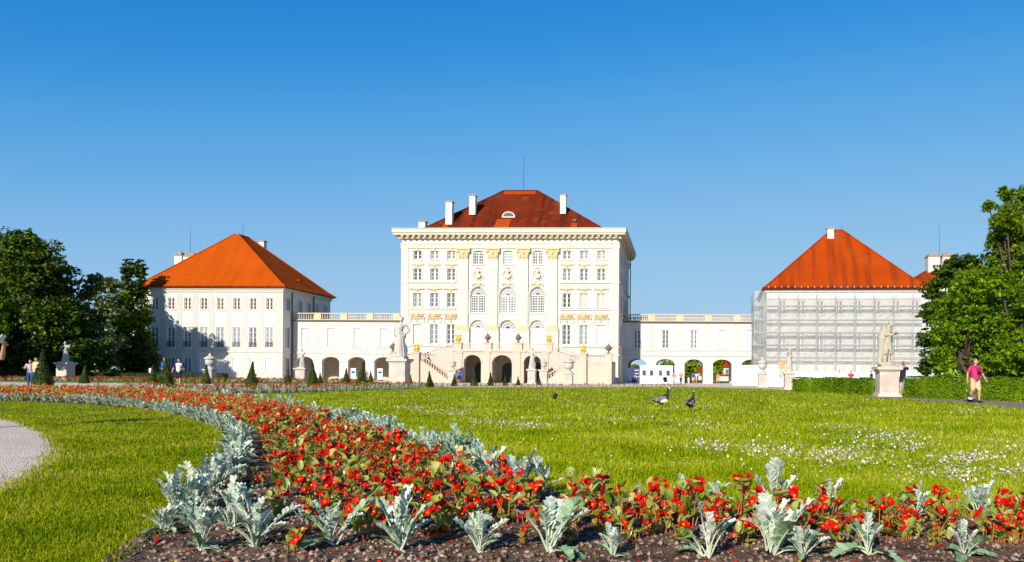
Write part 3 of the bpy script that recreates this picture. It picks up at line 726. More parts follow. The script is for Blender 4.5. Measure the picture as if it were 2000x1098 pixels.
    m.box(-hw - ov, hw + ov, -ov, back + ov, zc + .66, z1 - .1); m.build('cornice', 'trim', R)
    m = MB(); m.box(-hw - ov - .05, hw + ov + .05, -ov - .05, back + ov + .05, z1 - .1, z1 + .04); m.build('copper_gutter', 'copper', R)
    n = 38
    def mod(mb): mb.box(-.17, .17, -.5, 0, 0, .30); mb.box(-.13, .13, -.28, 0, -.16, 0)
    for k in range(n):
        x = -hw - .1 + (W + .2) * (k + .5) / n; shared('modillion', 1, 'ochre', mod, R, (x, -.4, zc + .04))
    def mod2(mb): mb.box(0, .5, -.17, .17, 0, .30); mb.box(0, .28, -.13, .13, -.16, 0)
    for k in range(26): shared('modillion', 2, 'ochre', mod2, R, (hw + .4, -.2 + (back + .4) * (k + .5) / 26, zc + .04))
    # side wall windows and downpipe
    for k in range(3):
        for (a, b) in rows:
            mb = MB(); mb.box(0, .03, -.6, .6, 0, b - a); o = mb.build('side_window', 'glass', R, (hw, 5 + 5 * k, a))
            mb = MB()
            for s in (-1, 1): mb.box(.0, .12, s * .68 - .1, s * .68 + .1, -.1, b - a + .12)
            mb.box(0, .12, -.58, .58, b - a, b - a + .12); mb.box(0, .05, -.05, .05, 0, b - a); mb.build('window_surround', 'trim', o)
    MB().tube([(hw + .3, back - .6, 0), (hw + .3, back - .6, zc - .3)], .09, 8).build('downpipe', 'lead', R)
    # roof
    rr = hip_roof(R, -13.6, 14.1, .6, back - .6, z1, 30.1 - ZB, -3.2, 2.3, 9.5, 12.5, 'roof_brown')
    def slab(name, x0, x1, t0, t1, mat, lift=.04):
        """a strip on the front slope between fractions t0 and t1 of its height"""
        def p(x, t): return (x, .6 + 8.9 * t - .03, z1 + (30.1 - ZB - z1) * t + lift)
        mb = MB(); mb.add([p(x0, t0), p(x1, t0), p(x1, t1), p(x0, t1)], [(0, 1, 2, 3)]); return mb.build(name, mat, rr)
    slab('new_tile_patch', -2.6, -.4, .01, .26, 'roof_new'); slab('new_tile_patch', -10.5, -9.7, .02, .16, 'roof_new'); slab('new_tile_patch', 8.9, 9.8, .02, .16, 'roof_new')
    slab('ridge_patch', -3.0, 2.1, .9, .985, 'roof_new')
    # eyebrow dormer
    dm = MB(); y = .6 + 8.9 * .32; zd = z1 + (30.1 - ZB - z1) * .32
    dm.prism([(-1.0, -.2)] + [(1.0 * -math.cos(PI * k / 10), .75 * math.sin(PI * k / 10)) for k in range(11)] + [(1.0, -.2)], -.4, 1.3)
    dd = dm.build('dormer', 'trim', rr, (-.9, y, zd)); g = MB(); g.add([(.8 * -math.cos(PI * k / 10), -.42, .58 * math.sin(PI * k / 10)) for k in range(11)], [tuple(range(10, -1, -1))]); g.build('dormer_pane', 'glass', dd)
    for (x, t) in ((-10, .2), (9.3, .2), (-6.6, .42), (7.6, .44)):
        m = MB(); m.prismx([(-.25, 0), (-.25, .36), (.5, .5), (.5, 0)], -.28, .28); m.build('roof_vent', 'lead', rr, (x, .6 + 8.9 * t, z1 + (30.1 - ZB - z1) * t))
    for (u0, u1, vt, vb, t) in ((871, 886, 393, 432, .12), (917, 931, 381, 413, .32), (1094, 1107, 379, 411, .32)):
        y = .6 + 8.9 * t + .5; a = at((u0 + u1) / 2, vt, YF + y); w = (u1 - u0) / F * (YF + y) * .86
        b = at((u0 + u1) / 2, vb, YF + y); chimney(R, a.x - XC, y, b.z - ZB - .6, a.z - ZB, w, w)
    a = at(826, 432, YF + 12); chimney(R, a.x - XC, 12, z1, a.z - ZB, 1.1, 1.1)
    p = at(1023, 302, 123); antenna(R, p.x - XC, 11, 30.1 - ZB, p.z - ZB, .04)
    return R
PAL = palace()

# ------------------------------------------------------------------ the double staircase
def staircase():
    XC, YF = -24.45, 104.0
    R = empty('grand_staircase', (XC, YF, ZB)); tag(R, 'pinkish stone double staircase with three arches and balustraded terrace', 'staircase')
    zt = 4.12 - ZB; hx = 6.75; yb = 7.95                               # terrace floor
    ops = [(c - w, c + w, -.1, at(981, 693.5, YF).z - ZB, w * .85) for c, w in ((-4.1, 1.2), (0, 1.38), (4.2, 1.2))]
    mb = MB(); wall_open(mb, -hx, hx, 0, zt - .22, 0, .9, ops)
    mb.add([(-hx, 0, 0), (-hx, yb, 0), (-hx, yb, zt - .22), (-hx, 0, zt - .22), (hx, 0, 0), (hx, yb, 0), (hx, yb, zt - .22), (hx, 0, zt - .22)], [(0, 3, 2, 1), (4, 5, 6, 7)])
    mb.build('arcade_wall', 'sand', R)
    m = MB(); m.box(-hx - .1, hx + .1, -.16, yb, zt - .22, zt); m.build('terrace_floor', 'sand', R)
    m = MB(); m.box(-hx, hx, 4.8, 5.0, 0, zt - .3)
    m.build('arcade_back_wall', 'inner', R)
    for c, w in ((-2.05, .55), (2.1, .55)):
        m = MB(); m.box(c - .25, c + .25, .9, 4.8, 0, zt - .23); m.build('arcade_cross_wall', 'inner', R)
    for c, w in ((-4.1, .85), (0, .95), (4.2, .85)):
        m = MB(); A = arch_pts(-w, w, 2.0, 2.9); m.prism([(-w, 0), (w, 0)] + A[::-1], -.06, 0); d = m.build('door', 'darkdoor', R, (c - .15, 4.79, 0))
        m = MB(); m.box(-.05, .05, -.03, 0, 0, 2.3); m.build('door_post', 'iron', d, (0, -.06, 0))
    for c in (-5.95, -2.1, 2.1, 6.0):                                  # pilaster strips between the arches
        m = MB(); m.box(c - .42, c + .42, -.12, 0, 0, zt - .5); m.box(c - .5, c + .5, -.17, 0, zt - .5, zt - .24); m.build('pilaster', 'sand', R)
    for c, w in ((-4.1, 1.2), (0, 1.38), (4.2, 1.2)):
        top = ops[0][3]; A = arch_pts(c - w - .2, c + w + .2, top - w * .85, top + .2, 12); B = arch_pts(c - w, c + w, top - w * .85, top, 12); m = MB()
        for k in range(12):
            p, q, s, u = A[k], A[k + 1], B[k + 1], B[k]
            m.add([(p[0], -.06, p[1]), (q[0], -.06, q[1]), (s[0], -.06, s[1]), (u[0], -.06, u[1]), (p[0], 0, p[1]), (q[0], 0, q[1])], [(0, 3, 2, 1), (0, 1, 5, 4)])
        m.build('archivolt', 'sand', R)
    def pier(x, y, z, h, w=.95, d=.95, mat='sand'):
        m = MB(); m.box(-w / 2, w / 2, -d / 2, d / 2, 0, h - .14); m.box(-w / 2 - .08, w / 2 + .08, -d / 2 - .08, d / 2 + .08, h - .14, h); return m.build('pier', mat, R, (x, y, z))
    px = [-6.2, -2.1, 2.15, 6.4]
    for x in px: pier(x, .35, zt, 1.02, 1.1 if abs(x) > 5 else 1.2, .7)
    for a, b in zip(px[:-1], px[1:]): balustrade(R, (a + .62, .3, zt), (b - .62, .3, zt), .92, .36, 'sand')
    zl = 3.1; yf = -2.4                                               # landing height, front of the outer flights
    for s in (-1, 1):
        xo = -14.8 if s < 0 else 15.3; xi = -11.1 if s < 0 else 11.45
        m = MB(); m.box(min(xo, xi), max(xo, xi), yf, 3.4, 0, zl); m.build('landing', 'sand', R)
        m = MB(); m.box(min(xo, xi), max(xo, xi), yf - .08, yf, zl - .35, zl - .1); m.build('landing_moulding', 'sand', R)
        pier(xo - s * .45, yf + .25, 0, zl + 1.05, .9, .75); pier(xi, yf + .05, 0, zl + 1.05, 1.0, 1.0)
        balustrade(R, (min(xo - s * .9, xi + s * .5), yf + .15, zl), (max(xo - s * .9, xi + s * .5), yf + .15, zl), .92, .36, 'sand')
        # outer flight, from the ground near the arches up to the landing
        xs = -6.5 if s < 0 else 6.3; n = 17; r = zl / n
        m = MB(); pts = [(xs, 0)]; L = (xi - s * .5) - xs
        for k in range(n): pts += [(xs + L * k / n, r * (k + 1)), (xs + L * (k + 1) / n, r * (k + 1))]
        pts.append((xs + L, 0)); m.prism(pts if s < 0 else pts[::-1], yf + .3, -.12); m.build('outer_steps', 'sand', R)
        m = MB(); q = [(xs, 0), (xs + L, 0), (xs + L, zl), (xs, .25)]; m.prism(q if s > 0 else q[::-1], yf - .08, yf + .3); m.build('string_wall', 'sand', R)
        balustrade(R, (xs, yf + .1, .25), (xs + L, yf + .1, zl), .86, .34, 'sand')
        # inner flight, from the landing up to the terrace
        xa, xb = s * 11.2, s * hx; m = MB(); q = [(xa, 0), (xb, 0), (xb, zt), (xa, zl)]; m.prism(q if s < 0 else q[::-1], -.02, .4); m.build('string_wall', 'sand', R)
        n = 9; m = MB(); pts = [(xa, 0)]
        for k in range(n): pts += [(xa + (xb - xa) * k / n, zl + (zt - zl) * (k + 1) / n), (xa + (xb - xa) * (k + 1) / n, zl + (zt - zl) * (k + 1) / n)]
        pts.append((xb, 0)); m.prism(pts if s > 0 else pts[::-1], .4, 3.3); m.build('inner_steps', 'sand', R)
        balustrade(R, (xa, .2, zl), (xb, .2, zt), .9, .34, 'sand')
    zp = zt + 1.02
    spots = [(-2.1, zp, 'dark', 'dark lead urn on terrace pier between first and second arch'), (2.15, zp, 'dark', 'dark lead urn on terrace pier between second and third arch'),
             (-6.2, zp, 'gold', 'gilded vase on the terrace pier at head of left stair flight'), (6.4, zp, 'gold', 'gilded vase on the terrace pier at head of right stair flight'),
             (-11.1, zl + 1.05, 'gold', 'gilded vase on the left landing pier beside big statue'), (11.45, zl + 1.05, 'gold', 'gilded vase on the right landing pier above the lower steps'),
             (-14.35, zl + 1.05, 'dark', 'dark lead urn on outer landing pier, half hidden behind statue'), (14.85, zl + 1.05, 'dark', 'dark lead urn at the outer right corner of landing')]
    ms = {}
    for x, z, k, lab in spots:
        if k not in ms:
            mb = MB(); (urn_mesh(mb, 1.0) if k == 'dark' else gold_vase_mesh(mb, .95)); ms[k] = mb.mesh('vase', 'dark_urn' if k == 'dark' else 'gold', True)
        o = put('lead_urn' if k == 'dark' else 'gilded_vase', ms[k], None, (XC + x, YF + (.35 if abs(x) < 7 else yf + .15), ZB + z)); tag(o, lab, 'vase', 'vases on the staircase piers')
    return R
staircase()

# ------------------------------------------------------------------ the two galleries
def gallery(x0, x1, pitch, first, n, label, nwin, side):
    YF = 121.0; D = 7.0
    R = empty('gallery', (x0, YF, ZB)); tag(R, label, 'gallery', 'arcaded galleries beside the palace')
    L = x1 - x0; zc = at(1350, 631, YF).z - ZB; ztop = at(1350, 614, YF).z - ZB
    zw0 = at(1355, 681, YF).z - ZB; zw1 = at(1355, 645, YF).z - ZB
    za = at(1355, 702, YF).z - ZB; cs = [first + pitch * i - x0 for i in range(n)]
    ops = [(c - 1.45, c + 1.45, -.1, za, .85) for c in cs] 
    wops = [(c - .52, c + .52, zw0, zw1, 0) for c in cs]
    mb = MB(); wall_open(mb, 0, L, 0, zc, 0, .8, [o for o in ops if o[0] > 0 and o[1] < L] + [w for w in wops if w[0] > 0 and w[1] < L]); mb.build('wall', 'white', R)
    mb = MB(); wall_open(mb, 0, L, 0, zc, D, -.6, [o for o in ops if o[0] > 0 and o[1] < L] if side > 0 else [(c - 1.0, c + 1.0, -.1, za - .6, .8) for c in cs[1:] if 1 < c < L - 1]); mb.build('rear_wall', 'white', R)
    m = MB(); m.box(0, L, 0.81, D - .61, za + .2, za + .5); m.build('vault_ceiling', 'inner', R)
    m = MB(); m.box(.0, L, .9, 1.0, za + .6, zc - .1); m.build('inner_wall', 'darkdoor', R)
    if side < 0:
        m = MB(); m.box(0, L, D - .5, D - .3, .0, za + .2); m.build('arcade_back_wall', 'inner', R)
    mk = {1: ['glass', 'glass', 'glassl', 'blind', 'blindg', 'blind'], -1: ['blindg', 'blindg', 'blindg', 'blindg']}[side]
    for i, c in enumerate(cs):
        if not (.6 < c < L - .6): continue
        window(R, c, .15, zw0, 1.04, zw1 - zw0, 2, 4, mk[i % len(mk)], mid=.16)
        surround(R, c, 0, zw0, 1.04, zw1 - zw0, .16, .05, 'palegrey')
        if 1.45 < c < L - 1.45:
            A = arch_pts(c - 1.68, c + 1.68, za - .85, za + .23, 12); B = arch_pts(c - 1.45, c + 1.45, za - .85, za, 12); m = MB()
            for k in range(12):
                p, q, s, u = A[k], A[k + 1], B[k + 1], B[k]
                m.add([(p[0], -.05, p[1]), (q[0], -.05, q[1]), (s[0], -.05, s[1]), (u[0], -.05, u[1]), (p[0], 0, p[1]), (q[0], 0, q[1])], [(0, 3, 2, 1), (0, 1, 5, 4)])
            m.build('archivolt', 'palegrey', R)
    for z, t, d in ((at(1355, 684, YF).z - ZB, .2, .1), (at(1355, 693, YF).z - ZB, .24, .14)):
        m = MB(); m.box(0, L, -d, 0, z - t, z); m.build('string_course', 'trim', R)
    for i in range(n + 1):                                            # flat strips between the bays
        c = cs[0] - pitch / 2 + pitch * i
        if .5 < c < L - .5:
            m = MB(); m.box(c - .38, c + .38, -.03, 0, at(1355, 684, YF).z - ZB, zc - .2); m.build('lesene', 'palegrey', R)
    m = MB(); m.box(0, L, -.28, D + .28, zc, zc + .22); m.build('cornice', 'balus', R)
    m = MB(); m.box(-.0, L, -.36, -.28, zc + .04, zc + .2); m.build('gutter', 'lead', R)
    zb = zc + .22; k = pitch
    posts = [cs[0] - pitch / 2 + pitch * i for i in range(n + 1)]; posts = [p for p in posts if .3 < p < L - .3]
    ends = [0] + posts + [L]
    for p in posts:
        m = MB(); m.box(p - .55, p + .55, -.12, .2, zb, ztop - .12); m.box(p - .6, p + .6, -.17, .25, ztop - .12, ztop); m.build('balustrade_pier', 'balus', R)
    for a, b in zip(ends[:-1], ends[1:]):
        aa = a + (.55 if a > 0 else 0); bb = b - (.55 if b < L else 0)
        if bb - aa > .5: balustrade(R, (aa, .04, zb), (bb, .04, zb), ztop - zb - .01, .36, 'balus')
        if bb - aa > .5: balustrade(R, (aa, D - .1, zb), (bb, D - .1, zb), ztop - zb - .01, .5, 'balus')
    return R
gallery(-62.6, -41.5, 4.31, -60.69, 5, 'white arcaded gallery joining the orange-roofed pavilion to the palace', 4, -1)
gallery(-9.2, 13.2, 4.46, -6.9, 5, 'white gallery with open arches between palace and scaffolded pavilion', 5, 1)

# ------------------------------------------------------------------ the two pavilions
def pavilion_left():
    YF = 118.0; x0, x1 = -85.9, -62.75; W = x1 - x0; D = 16.4; zb = -.42
    R = empty('pavilion', (x0, YF, zb)); tag(R, 'white three-storey pavilion with smooth bright orange hipped roof beside dark trees', 'building', 'pavilions flanking the galleries')
    Z = lambda v: at(420, v, YF).z - zb
    rows = [(Z(605), Z(582), 1.08), (Z(678), Z(639), 1.2), (Z(729), Z(699), 1.2)]
    cs = [at(302.4 + 32.0 * k, 600, YF).x - x0 for k in range(8)]
    ops = [(c - w / 2, c + w / 2, a, b, 0) for c in cs for a, b, w in rows]; zc = Z(566)
    mb = MB(); wall_open(mb, 0, W, 0, zc, 0, .3, ops)
    mb.add([(0, 0, 0), (0, D, 0), (0, D, zc), (0, 0, zc), (W, 0, 0), (W, D, 0), (W, D, zc), (W, 0, zc)], [(0, 3, 2, 1), (4, 5, 6, 7), (1, 2, 6, 5)]); mb.build('wall', 'white', R)
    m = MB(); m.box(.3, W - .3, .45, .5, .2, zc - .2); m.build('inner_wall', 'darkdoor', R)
    M['darkglass_brown'] = mat_glass('brown_glass', (.16, .07, .035))
    for i, c in enumerate(cs):
        for k, (a, b, w) in enumerate(rows):
            g = 'darkglass_brown' if k == 0 else ('glassl' if k == 1 else ('blind' if i > 2 else 'glassl'))
            window(R, c, .14, a, w, b - a, 2, [3, 4, 1][k], g, mid=.16)
            surround(R, c, 0, a, w, b - a, .22, .04, 'white')
            if k == 1:
                def rail(mb):
                    mb.box(-.62, .62, -.16, -.13, .78, .84); mb.box(-.62, .62, -.16, -.13, .05, .1)
                    for j in range(9): mb.box(-.6 + j * .15 - .014, -.6 + j * .15 + .014, -.158, -.132, .1, .78)
                shared('window_railing', 1, 'iron', rail, R, (c, 0, a))
    for k in range(9):
        c = (cs[0] + cs[1]) / 2 + (k - 1) * (cs[7] - cs[0]) / 7
        m = MB(); m.box(max(.02, c - .42), min(W - .02, c + .42), -.035, 0, Z(685), zc - .6); m.build('lesene', 'palegrey', R)
        m = MB(); m.box(max(.02, c - .42), min(W - .02, c + .42), -.035, 0, .9, Z(685) - .25); m.build('lesene', 'palegrey', R)
    m = MB(); m.box(-.1, W + .1, -.12, 0, Z(685) - .24, Z(685)); m.box(W, W + .12, 0, D, Z(685) - .24, Z(685)); m.build('string_course', 'trim', R)
    m = MB(); m.box(-.08, W + .08, -.08, 0, 0, .8); m.box(W, W + .08, 0, D, 0, .8); m.build('plinth', 'palegrey', R)
    for k in range(8):
        m = MB(); m.box(-.22, .22, -.1, -.07, .18, .42); m.build('cellar_vent', 'iron', R, (cs[k] + .9, 0, 0))
    m = MB(); m.box(-.3, W + .3, -.3, D + .3, zc, zc + .3); m.box(-.15, W + .15, -.15, D + .15, zc - .35, zc); m.build('cornice', 'trim', R)
    m = MB(); m.box(-.62, W + .62, -.62, D + .62, zc + .3, zc + .44); m.build('eaves', 'lead', R)
    # side windows above and below the gallery roof
    for k, yy in enumerate((1.5, 5.4, 8.4, 11.2, 14.2)):
        for j, (a, b, w) in enumerate(rows):
            if j and yy > 2: continue
            o = MB().box(0, .03, -.5, .5, 0, b - a).build('side_window', 'glass', R, (W, yy, a)); m = MB()
            for s in (-1, 1): m.box(0, .1, s * .6 - .1, s * .6 + .1, -.1, b - a + .1)
            m.box(0, .1, -.5, .5, b - a, b - a + .1); m.box(0, .045, -.04, .04, 0, b - a); m.build('window_surround', 'white', o)
    MB().tube([(W + .2, 2.55, 0), (W + .2, 2.55, zc)], .1, 8).build('downpipe', 'lead', R)
    MB().tube([(W + .2, 9.8, 5), (W + .2, 9.8, zc)], .1, 8).build('downpipe', 'lead', R)
    ap = at(473, 461, YF + 8); zr = ap.z - zb
    rf = hip_roof(R, -.75, W + .75, -.75, D + .75, zc + .44, zr, W / 2 - .35, W / 2 + .35, 6.6, 9.6, 'roof_orange', flare=(.1, .12))
    # row of snow guards and eaves tiles along the gutter
    m = MB(); m.box(-.72, W + .72, -.8, -.62, zc + .42, zc + .60); m.build('eaves_course', 'roof_red', rf)
    for (u, vt, vb, yy, w) in ((513, 470, 492, 11.5, .95), (436, 474, 480, 10.5, .8), (320, 534, 540, 4, 1.1)):
        a = at(u, vt, YF + yy); chimney(R, a.x - x0, yy, at(u, vb, YF + yy).z - zb - 1.2, a.z - zb, w, w, 'white')
    p = at(475, 437, YF + 9.5); antenna(R, p.x - x0, 9.5, zr - .2, p.z - zb)
    m = MB(); m.box(-.3, .3, -.3, .3, 0, .18); m.build('roof_hatch', 'roof_new', rf, (W - 1.6, 8.2, zc + 2.4))
pavilion_left()

def rear_block(x0, x1, y0, y1, zt, zr, label, stacks, ant):
    R = empty('rear_building', ((x0 + x1) / 2, y0, ZB)); c = (x0 + x1) / 2
    tag(R, label, 'building', 'buildings behind the pavilions')
    m = MB(); m.box(x0 - c, x1 - c, 0, y1 - y0, 0, zt - ZB); m.build('wall', 'white', R)
    hip_roof(R, x0 - c - .5, x1 - c + .5, -.5, y1 - y0 + .5, zt - ZB, zr - ZB, -2.5, 2.5, (y1 - y0) / 2 - .5, (y1 - y0) / 2 + .5, 'roof_red')
    for u0, u1, vt, Y in stacks:
        a = at((u0 + u1) / 2, vt, Y); w = (u1 - u0) / F * Y * .9
        k = chimney(R, a.x - c, Y - y0, zt - ZB, a.z - ZB - .35, w, w, 'white')
        m = MB(); h = a.z - zt - .3; m.lathe([(w * .62, h), (w * .62, h + .12), (w * .2, h + .6), (.02, h + .7)], 4); m.build('stack_hood', 'chimcap', k, rz=PI / 4)
    if ant:
        a = at(ant[0], ant[1], ant[2]); antenna(R, a.x - c, ant[2] - y0, zt - ZB + 2, a.z - ZB, .05)
rear_block(-106, -84, 140, 156, 15.0, 20.5, 'red-roofed rear block with twin white chimneys peeping over the orange roof', [(344, 361, 495, 148), (363, 389, 497, 148)], (372, 445, 148))
rear_block(41, 56, 140, 156, 17.0, 20.8, 'rear block with twin domed white chimneys just above the trees at right', [(1809, 1833, 497, 148), (1837, 1860, 497, 148)], (1835, 436, 148))

def pavilion_right():
    YF = 116.0; W = 22.6; D = 16.4; zb = -.42; x0 = 12.8; rz = -math.radians(2.5)
    R = empty('pavilion', (x0, YF, zb), rz); tag(R, 'white pavilion with streaked red hipped roof wrapped in scaffolding and netting', 'building', 'pavilions flanking the galleries')
    Z = lambda v: at(1640, v, YF).z - zb
    rows = [(Z(615), Z(589), 1.1), (Z(690), Z(652), 1.2), (Z(733), Z(708), 1.2)]; zc = Z(571)
    cs = [2.3 + 2.76 * k for k in range(8)]
    ops = [(c - w / 2, c + w / 2, a, b, 0) for c in cs for a, b, w in rows]
    mb = MB(); wall_open(mb, 0, W, 0, zc, 0, .3, ops)
    mb.add([(0, 0, 0), (0, D, 0), (0, D, zc), (0, 0, zc), (W, 0, 0), (W, D, 0), (W, D, zc), (W, 0, zc)], [(0, 3, 2, 1), (4, 5, 6, 7), (1, 2, 6, 5)]); mb.build('wall', 'white', R)
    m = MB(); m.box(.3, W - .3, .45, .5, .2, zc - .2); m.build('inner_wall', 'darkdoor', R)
    for i, c in enumerate(cs):
        for k, (a, b, w) in enumerate(rows):
            g = ('darkglass_brown' if i % 2 else 'glass') if k == 0 else ('glassl' if k == 1 else 'blind')
            window(R, c, .14, a, w, b - a, 2, [3, 4, 2][k], g, mid=.18); surround(R, c, 0, a, w, b - a, .2, .05, 'trim')
    m = MB(); m.box(-.1, W + .1, -.12, 0, Z(697) - .24, Z(697)); m.build('string_course', 'trim', R)
    m = MB(); m.box(-.3, W + .3, -.3, D + .3, zc, zc + .3); m.build('cornice', 'trim', R)
    m = MB(); m.box(-.62, W + .62, -.62, D + .62, zc + .3, zc + .44); m.build('eaves', 'lead', R)
    ap = at(1638, 454, YF + 8); zr = ap.z - zb
    rf = hip_roof(R, -.75, W + .75, -.75, D + .75, zc + .44, zr, W / 2 - 1.0, W / 2 + .8, 6.6, 9.6, 'roof_red', flare=(.1, .12))
    m = MB(); m.box(-.72, W + .72, -.8, -.62, zc + .42, zc + .66); m.build('eaves_course', 'roof_brown', rf)
    for k in range(24):
        def sg(mb): mb.box(-.03, .03, -.12, 0, 0, .3)
        shared('snow_guard', 1, 'trim', sg, rf, (.2 + k * .96, -.82, zc + .5))
    a = at(1617.5, 446, YF + 6); chimney(R, a.x - x0, 6, zr - 2.4, a.z - zb, 1.0, 1.0, 'white')
    p = at(1638, 436, YF + 9.5); antenna(R, p.x - x0, 9.5, zr - .2, p.z - zb)
    m = MB(); m.box(-.3, .3, -.25, .1, 0, .45); m.build('roof_hatch', 'lead', rf, (W / 2 + .2, 5.9, zr - 1.35))
    return R
PAVR = pavilion_right()
# ------------------------------------------------------------------ trees, hedges, topiary
M['bark'] = mat_mottle('bark', (.035, .025, .018), (.10, .075, .055), 6, .95, bmp=.6)
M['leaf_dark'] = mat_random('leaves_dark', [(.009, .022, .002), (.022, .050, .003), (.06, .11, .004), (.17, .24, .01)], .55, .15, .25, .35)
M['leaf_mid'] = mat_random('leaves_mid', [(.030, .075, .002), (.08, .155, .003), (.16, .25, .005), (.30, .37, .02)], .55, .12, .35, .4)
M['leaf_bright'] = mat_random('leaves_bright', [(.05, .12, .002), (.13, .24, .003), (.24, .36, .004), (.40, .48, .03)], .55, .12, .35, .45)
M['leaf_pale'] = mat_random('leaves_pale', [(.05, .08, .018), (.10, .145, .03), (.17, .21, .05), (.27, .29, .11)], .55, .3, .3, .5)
M['leaf_yew'] = mat_random('yew_needles', [(.010, .022, .006), (.022, .04, .007), (.06, .085, .008), (.12, .14, .02)], .6, .15, .15, 1.4)
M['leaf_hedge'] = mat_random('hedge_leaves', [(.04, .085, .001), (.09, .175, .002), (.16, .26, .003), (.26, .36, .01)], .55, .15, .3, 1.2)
M['leaf_hedge_shade'] = mat_random('hedge_leaves_painted_shade', [(.008, .02, .005), (.016, .036, .007), (.03, .06, .008), (.06, .10, .012)], .55, .3, .2, 1.2)  # shade on the left hedge's front is put into these darker leaf colours

def leaf_faces(c, nrm, size, rng, jitter=.8):
    """rhombic leaves at points c, roughly facing nrm"""
    n = len(c); nr = nrm + rng.normal(0, jitter, (n, 3)); nr /= np.linalg.norm(nr, axis=1)[:, None] + 1e-9
    t = np.cross(nr, rng.normal(0, 1, (n, 3))); t /= np.linalg.norm(t, axis=1)[:, None] + 1e-9
    b = np.cross(nr, t); s = (size * rng.uniform(.6, 1.35, n))[:, None]
    v = np.stack([c - t * s, c - b * s * .55 + nr * s * .12, c + t * s, c + b * s * .55 + nr * s * .12], 1)
    return v.reshape(-1, 3)
def sphere_pts(n, rng):
    p = rng.normal(0, 1, (n, 3)); return p / np.linalg.norm(p, axis=1)[:, None]
def crown_mesh(lobes, mat, leaf, per, rng, droop=.25, name='crown', flat=.75, gap=.0):
    """lobes: (centre, radii). Each lobe carries many small clumps; each clump a shell of leaves"""
    V = []
    for c, r in lobes:
        c = np.array(c); r = np.array(r)
        area = (r[0] * r[2] + r[1] * r[2] + r[0] * r[1]) / 3; nc = max(8, int(per * area ** .5 * 3))
        d = sphere_pts(nc, rng); d[:, 1] -= .15; d /= np.linalg.norm(d, axis=1)[:, None]
        cc = c + d * r * rng.uniform(.55, 1.02, nc)[:, None]
        rad = (r.mean() * rng.uniform(.16, .36, nc))
        for k in range(nc):
            if rng.uniform() < gap: continue
            m = int(10 + 70 * (rad[k] / leaf / 4) ** 2 * .22); m = min(m, 520)
            e = sphere_pts(m, rng); e[:, 2] = np.abs(e[:, 2]) * .9 - .25 * (rng.uniform(0, 1, m) < .4)
            p = cc[k] + e * np.array([rad[k], rad[k], rad[k] * flat]) * rng.uniform(.55, 1.1, m)[:, None]
            p[:, 2] -= droop * np.hypot(e[:, 0], e[:, 1]) * rad[k] * .5
            nr = e * .7 + np.array([0, -.15, .55]); V.append(leaf_faces(p, nr, leaf, rng))
        m = int(60 + 160 * area / 6)                                   # leaves deep inside, so that the crown is not hollow
        p = c + sphere_pts(m, rng) * r * rng.uniform(.1, .7, m)[:, None]; V.append(leaf_faces(p, sphere_pts(m, rng), leaf * 1.9, rng))
    v = np.concatenate(V); return np_mesh(name, v, np.arange(len(v)), 4, mat)
def limb_mesh(base, lobes, r0, rng, top=None):
    mb = MB(); b = Vector(base); cs = [Vector(c) for c, r in lobes]
    top = top or sum(cs, Vector()) / len(cs)
    p = [b, b.lerp(top, .25) + Vector((rng.normal(0, .15), rng.normal(0, .15), 0)), b.lerp(top, .55) + Vector((rng.normal(0, .25), 0, 0)), top + Vector((0, 0, .5))]
    mb.tube([b - Vector((0, 0, .2))] + p[1:], [r0 * 1.25, r0 * .9, r0 * .6, r0 * .2], 9)
    for c in cs:
        s = p[1].lerp(p[2], rng.uniform(.2, 1.0)); m = s.lerp(c, .5) + Vector((rng.normal(0, .3), rng.normal(0, .3), rng.uniform(.1, .5)))
        mb.tube([s, m, c + Vector((0, 0, .3))], [r0 * .42, r0 * .28, r0 * .08], 6)
    return mb
def tree(name, label, lobes_px, Y, mat, leaf, per=9, base_u=None, r0=.35, group=None, deep=1.0, seed=1, droop=.25, gap=0.0, base=None, cat='tree', flat=.75):
    rng = np.random.default_rng(seed); L = []
    for l in lobes_px:
        u, v, ru, rv = (*l, l[2])[:4] if len(l) == 3 else l[:4]
        yy = Y + (l[4] if len(l) > 4 else rng.uniform(-1, 1) * deep); c = at(u, v, yy); s = yy / F
        L.append((tuple(c), (ru * s, min(ru, rv) * s * 1.0 + .2, rv * s)))
    bu = base_u if base_u is not None else sum(l[0] for l in lobes_px) / len(lobes_px)
    b = at(bu, 730, Y); z = gzf(Y); R = empty(name, (b.x, Y, z)); tag(R, label, cat, group)
    sub = [((c[0] - b.x, c[1] - Y, c[2] - z), r) for c, r in L]
    put('crown', crown_mesh(sub, mat, leaf, per, rng, droop, gap=gap, flat=flat), R)
    limb_mesh((0, 0, 0), sub, r0, rng).build('trunk', 'bark', R, smooth=True)
    return R
G1 = 'trees at the left edge of the garden'; G2 = 'trees at the right edge of the garden'
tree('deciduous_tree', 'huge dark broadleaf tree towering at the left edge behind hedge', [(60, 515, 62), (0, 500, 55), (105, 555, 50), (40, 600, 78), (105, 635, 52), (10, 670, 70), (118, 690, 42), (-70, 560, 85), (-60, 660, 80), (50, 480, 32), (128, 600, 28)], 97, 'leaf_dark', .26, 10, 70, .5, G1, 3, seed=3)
tree('deciduous_tree', 'light green tree standing at the very left edge before dark tree', [(-25, 600, 40), (-40, 650, 42), (-10, 570, 24), (-8, 640, 26)], 80, 'leaf_mid', .24, 9, -190, .3, G1, 2, seed=4)
tree('false_acacia', 'loose pale green tree with sky showing through its crown', [(190, 552, 24), (170, 575, 20), (215, 560, 22), (205, 595, 24), (165, 610, 22), (188, 630, 26), (225, 612, 22), (170, 655, 28), (210, 665, 32)], 101, 'leaf_pale', .24, 6, 200, .28, G1, 2, seed=5, gap=.30)
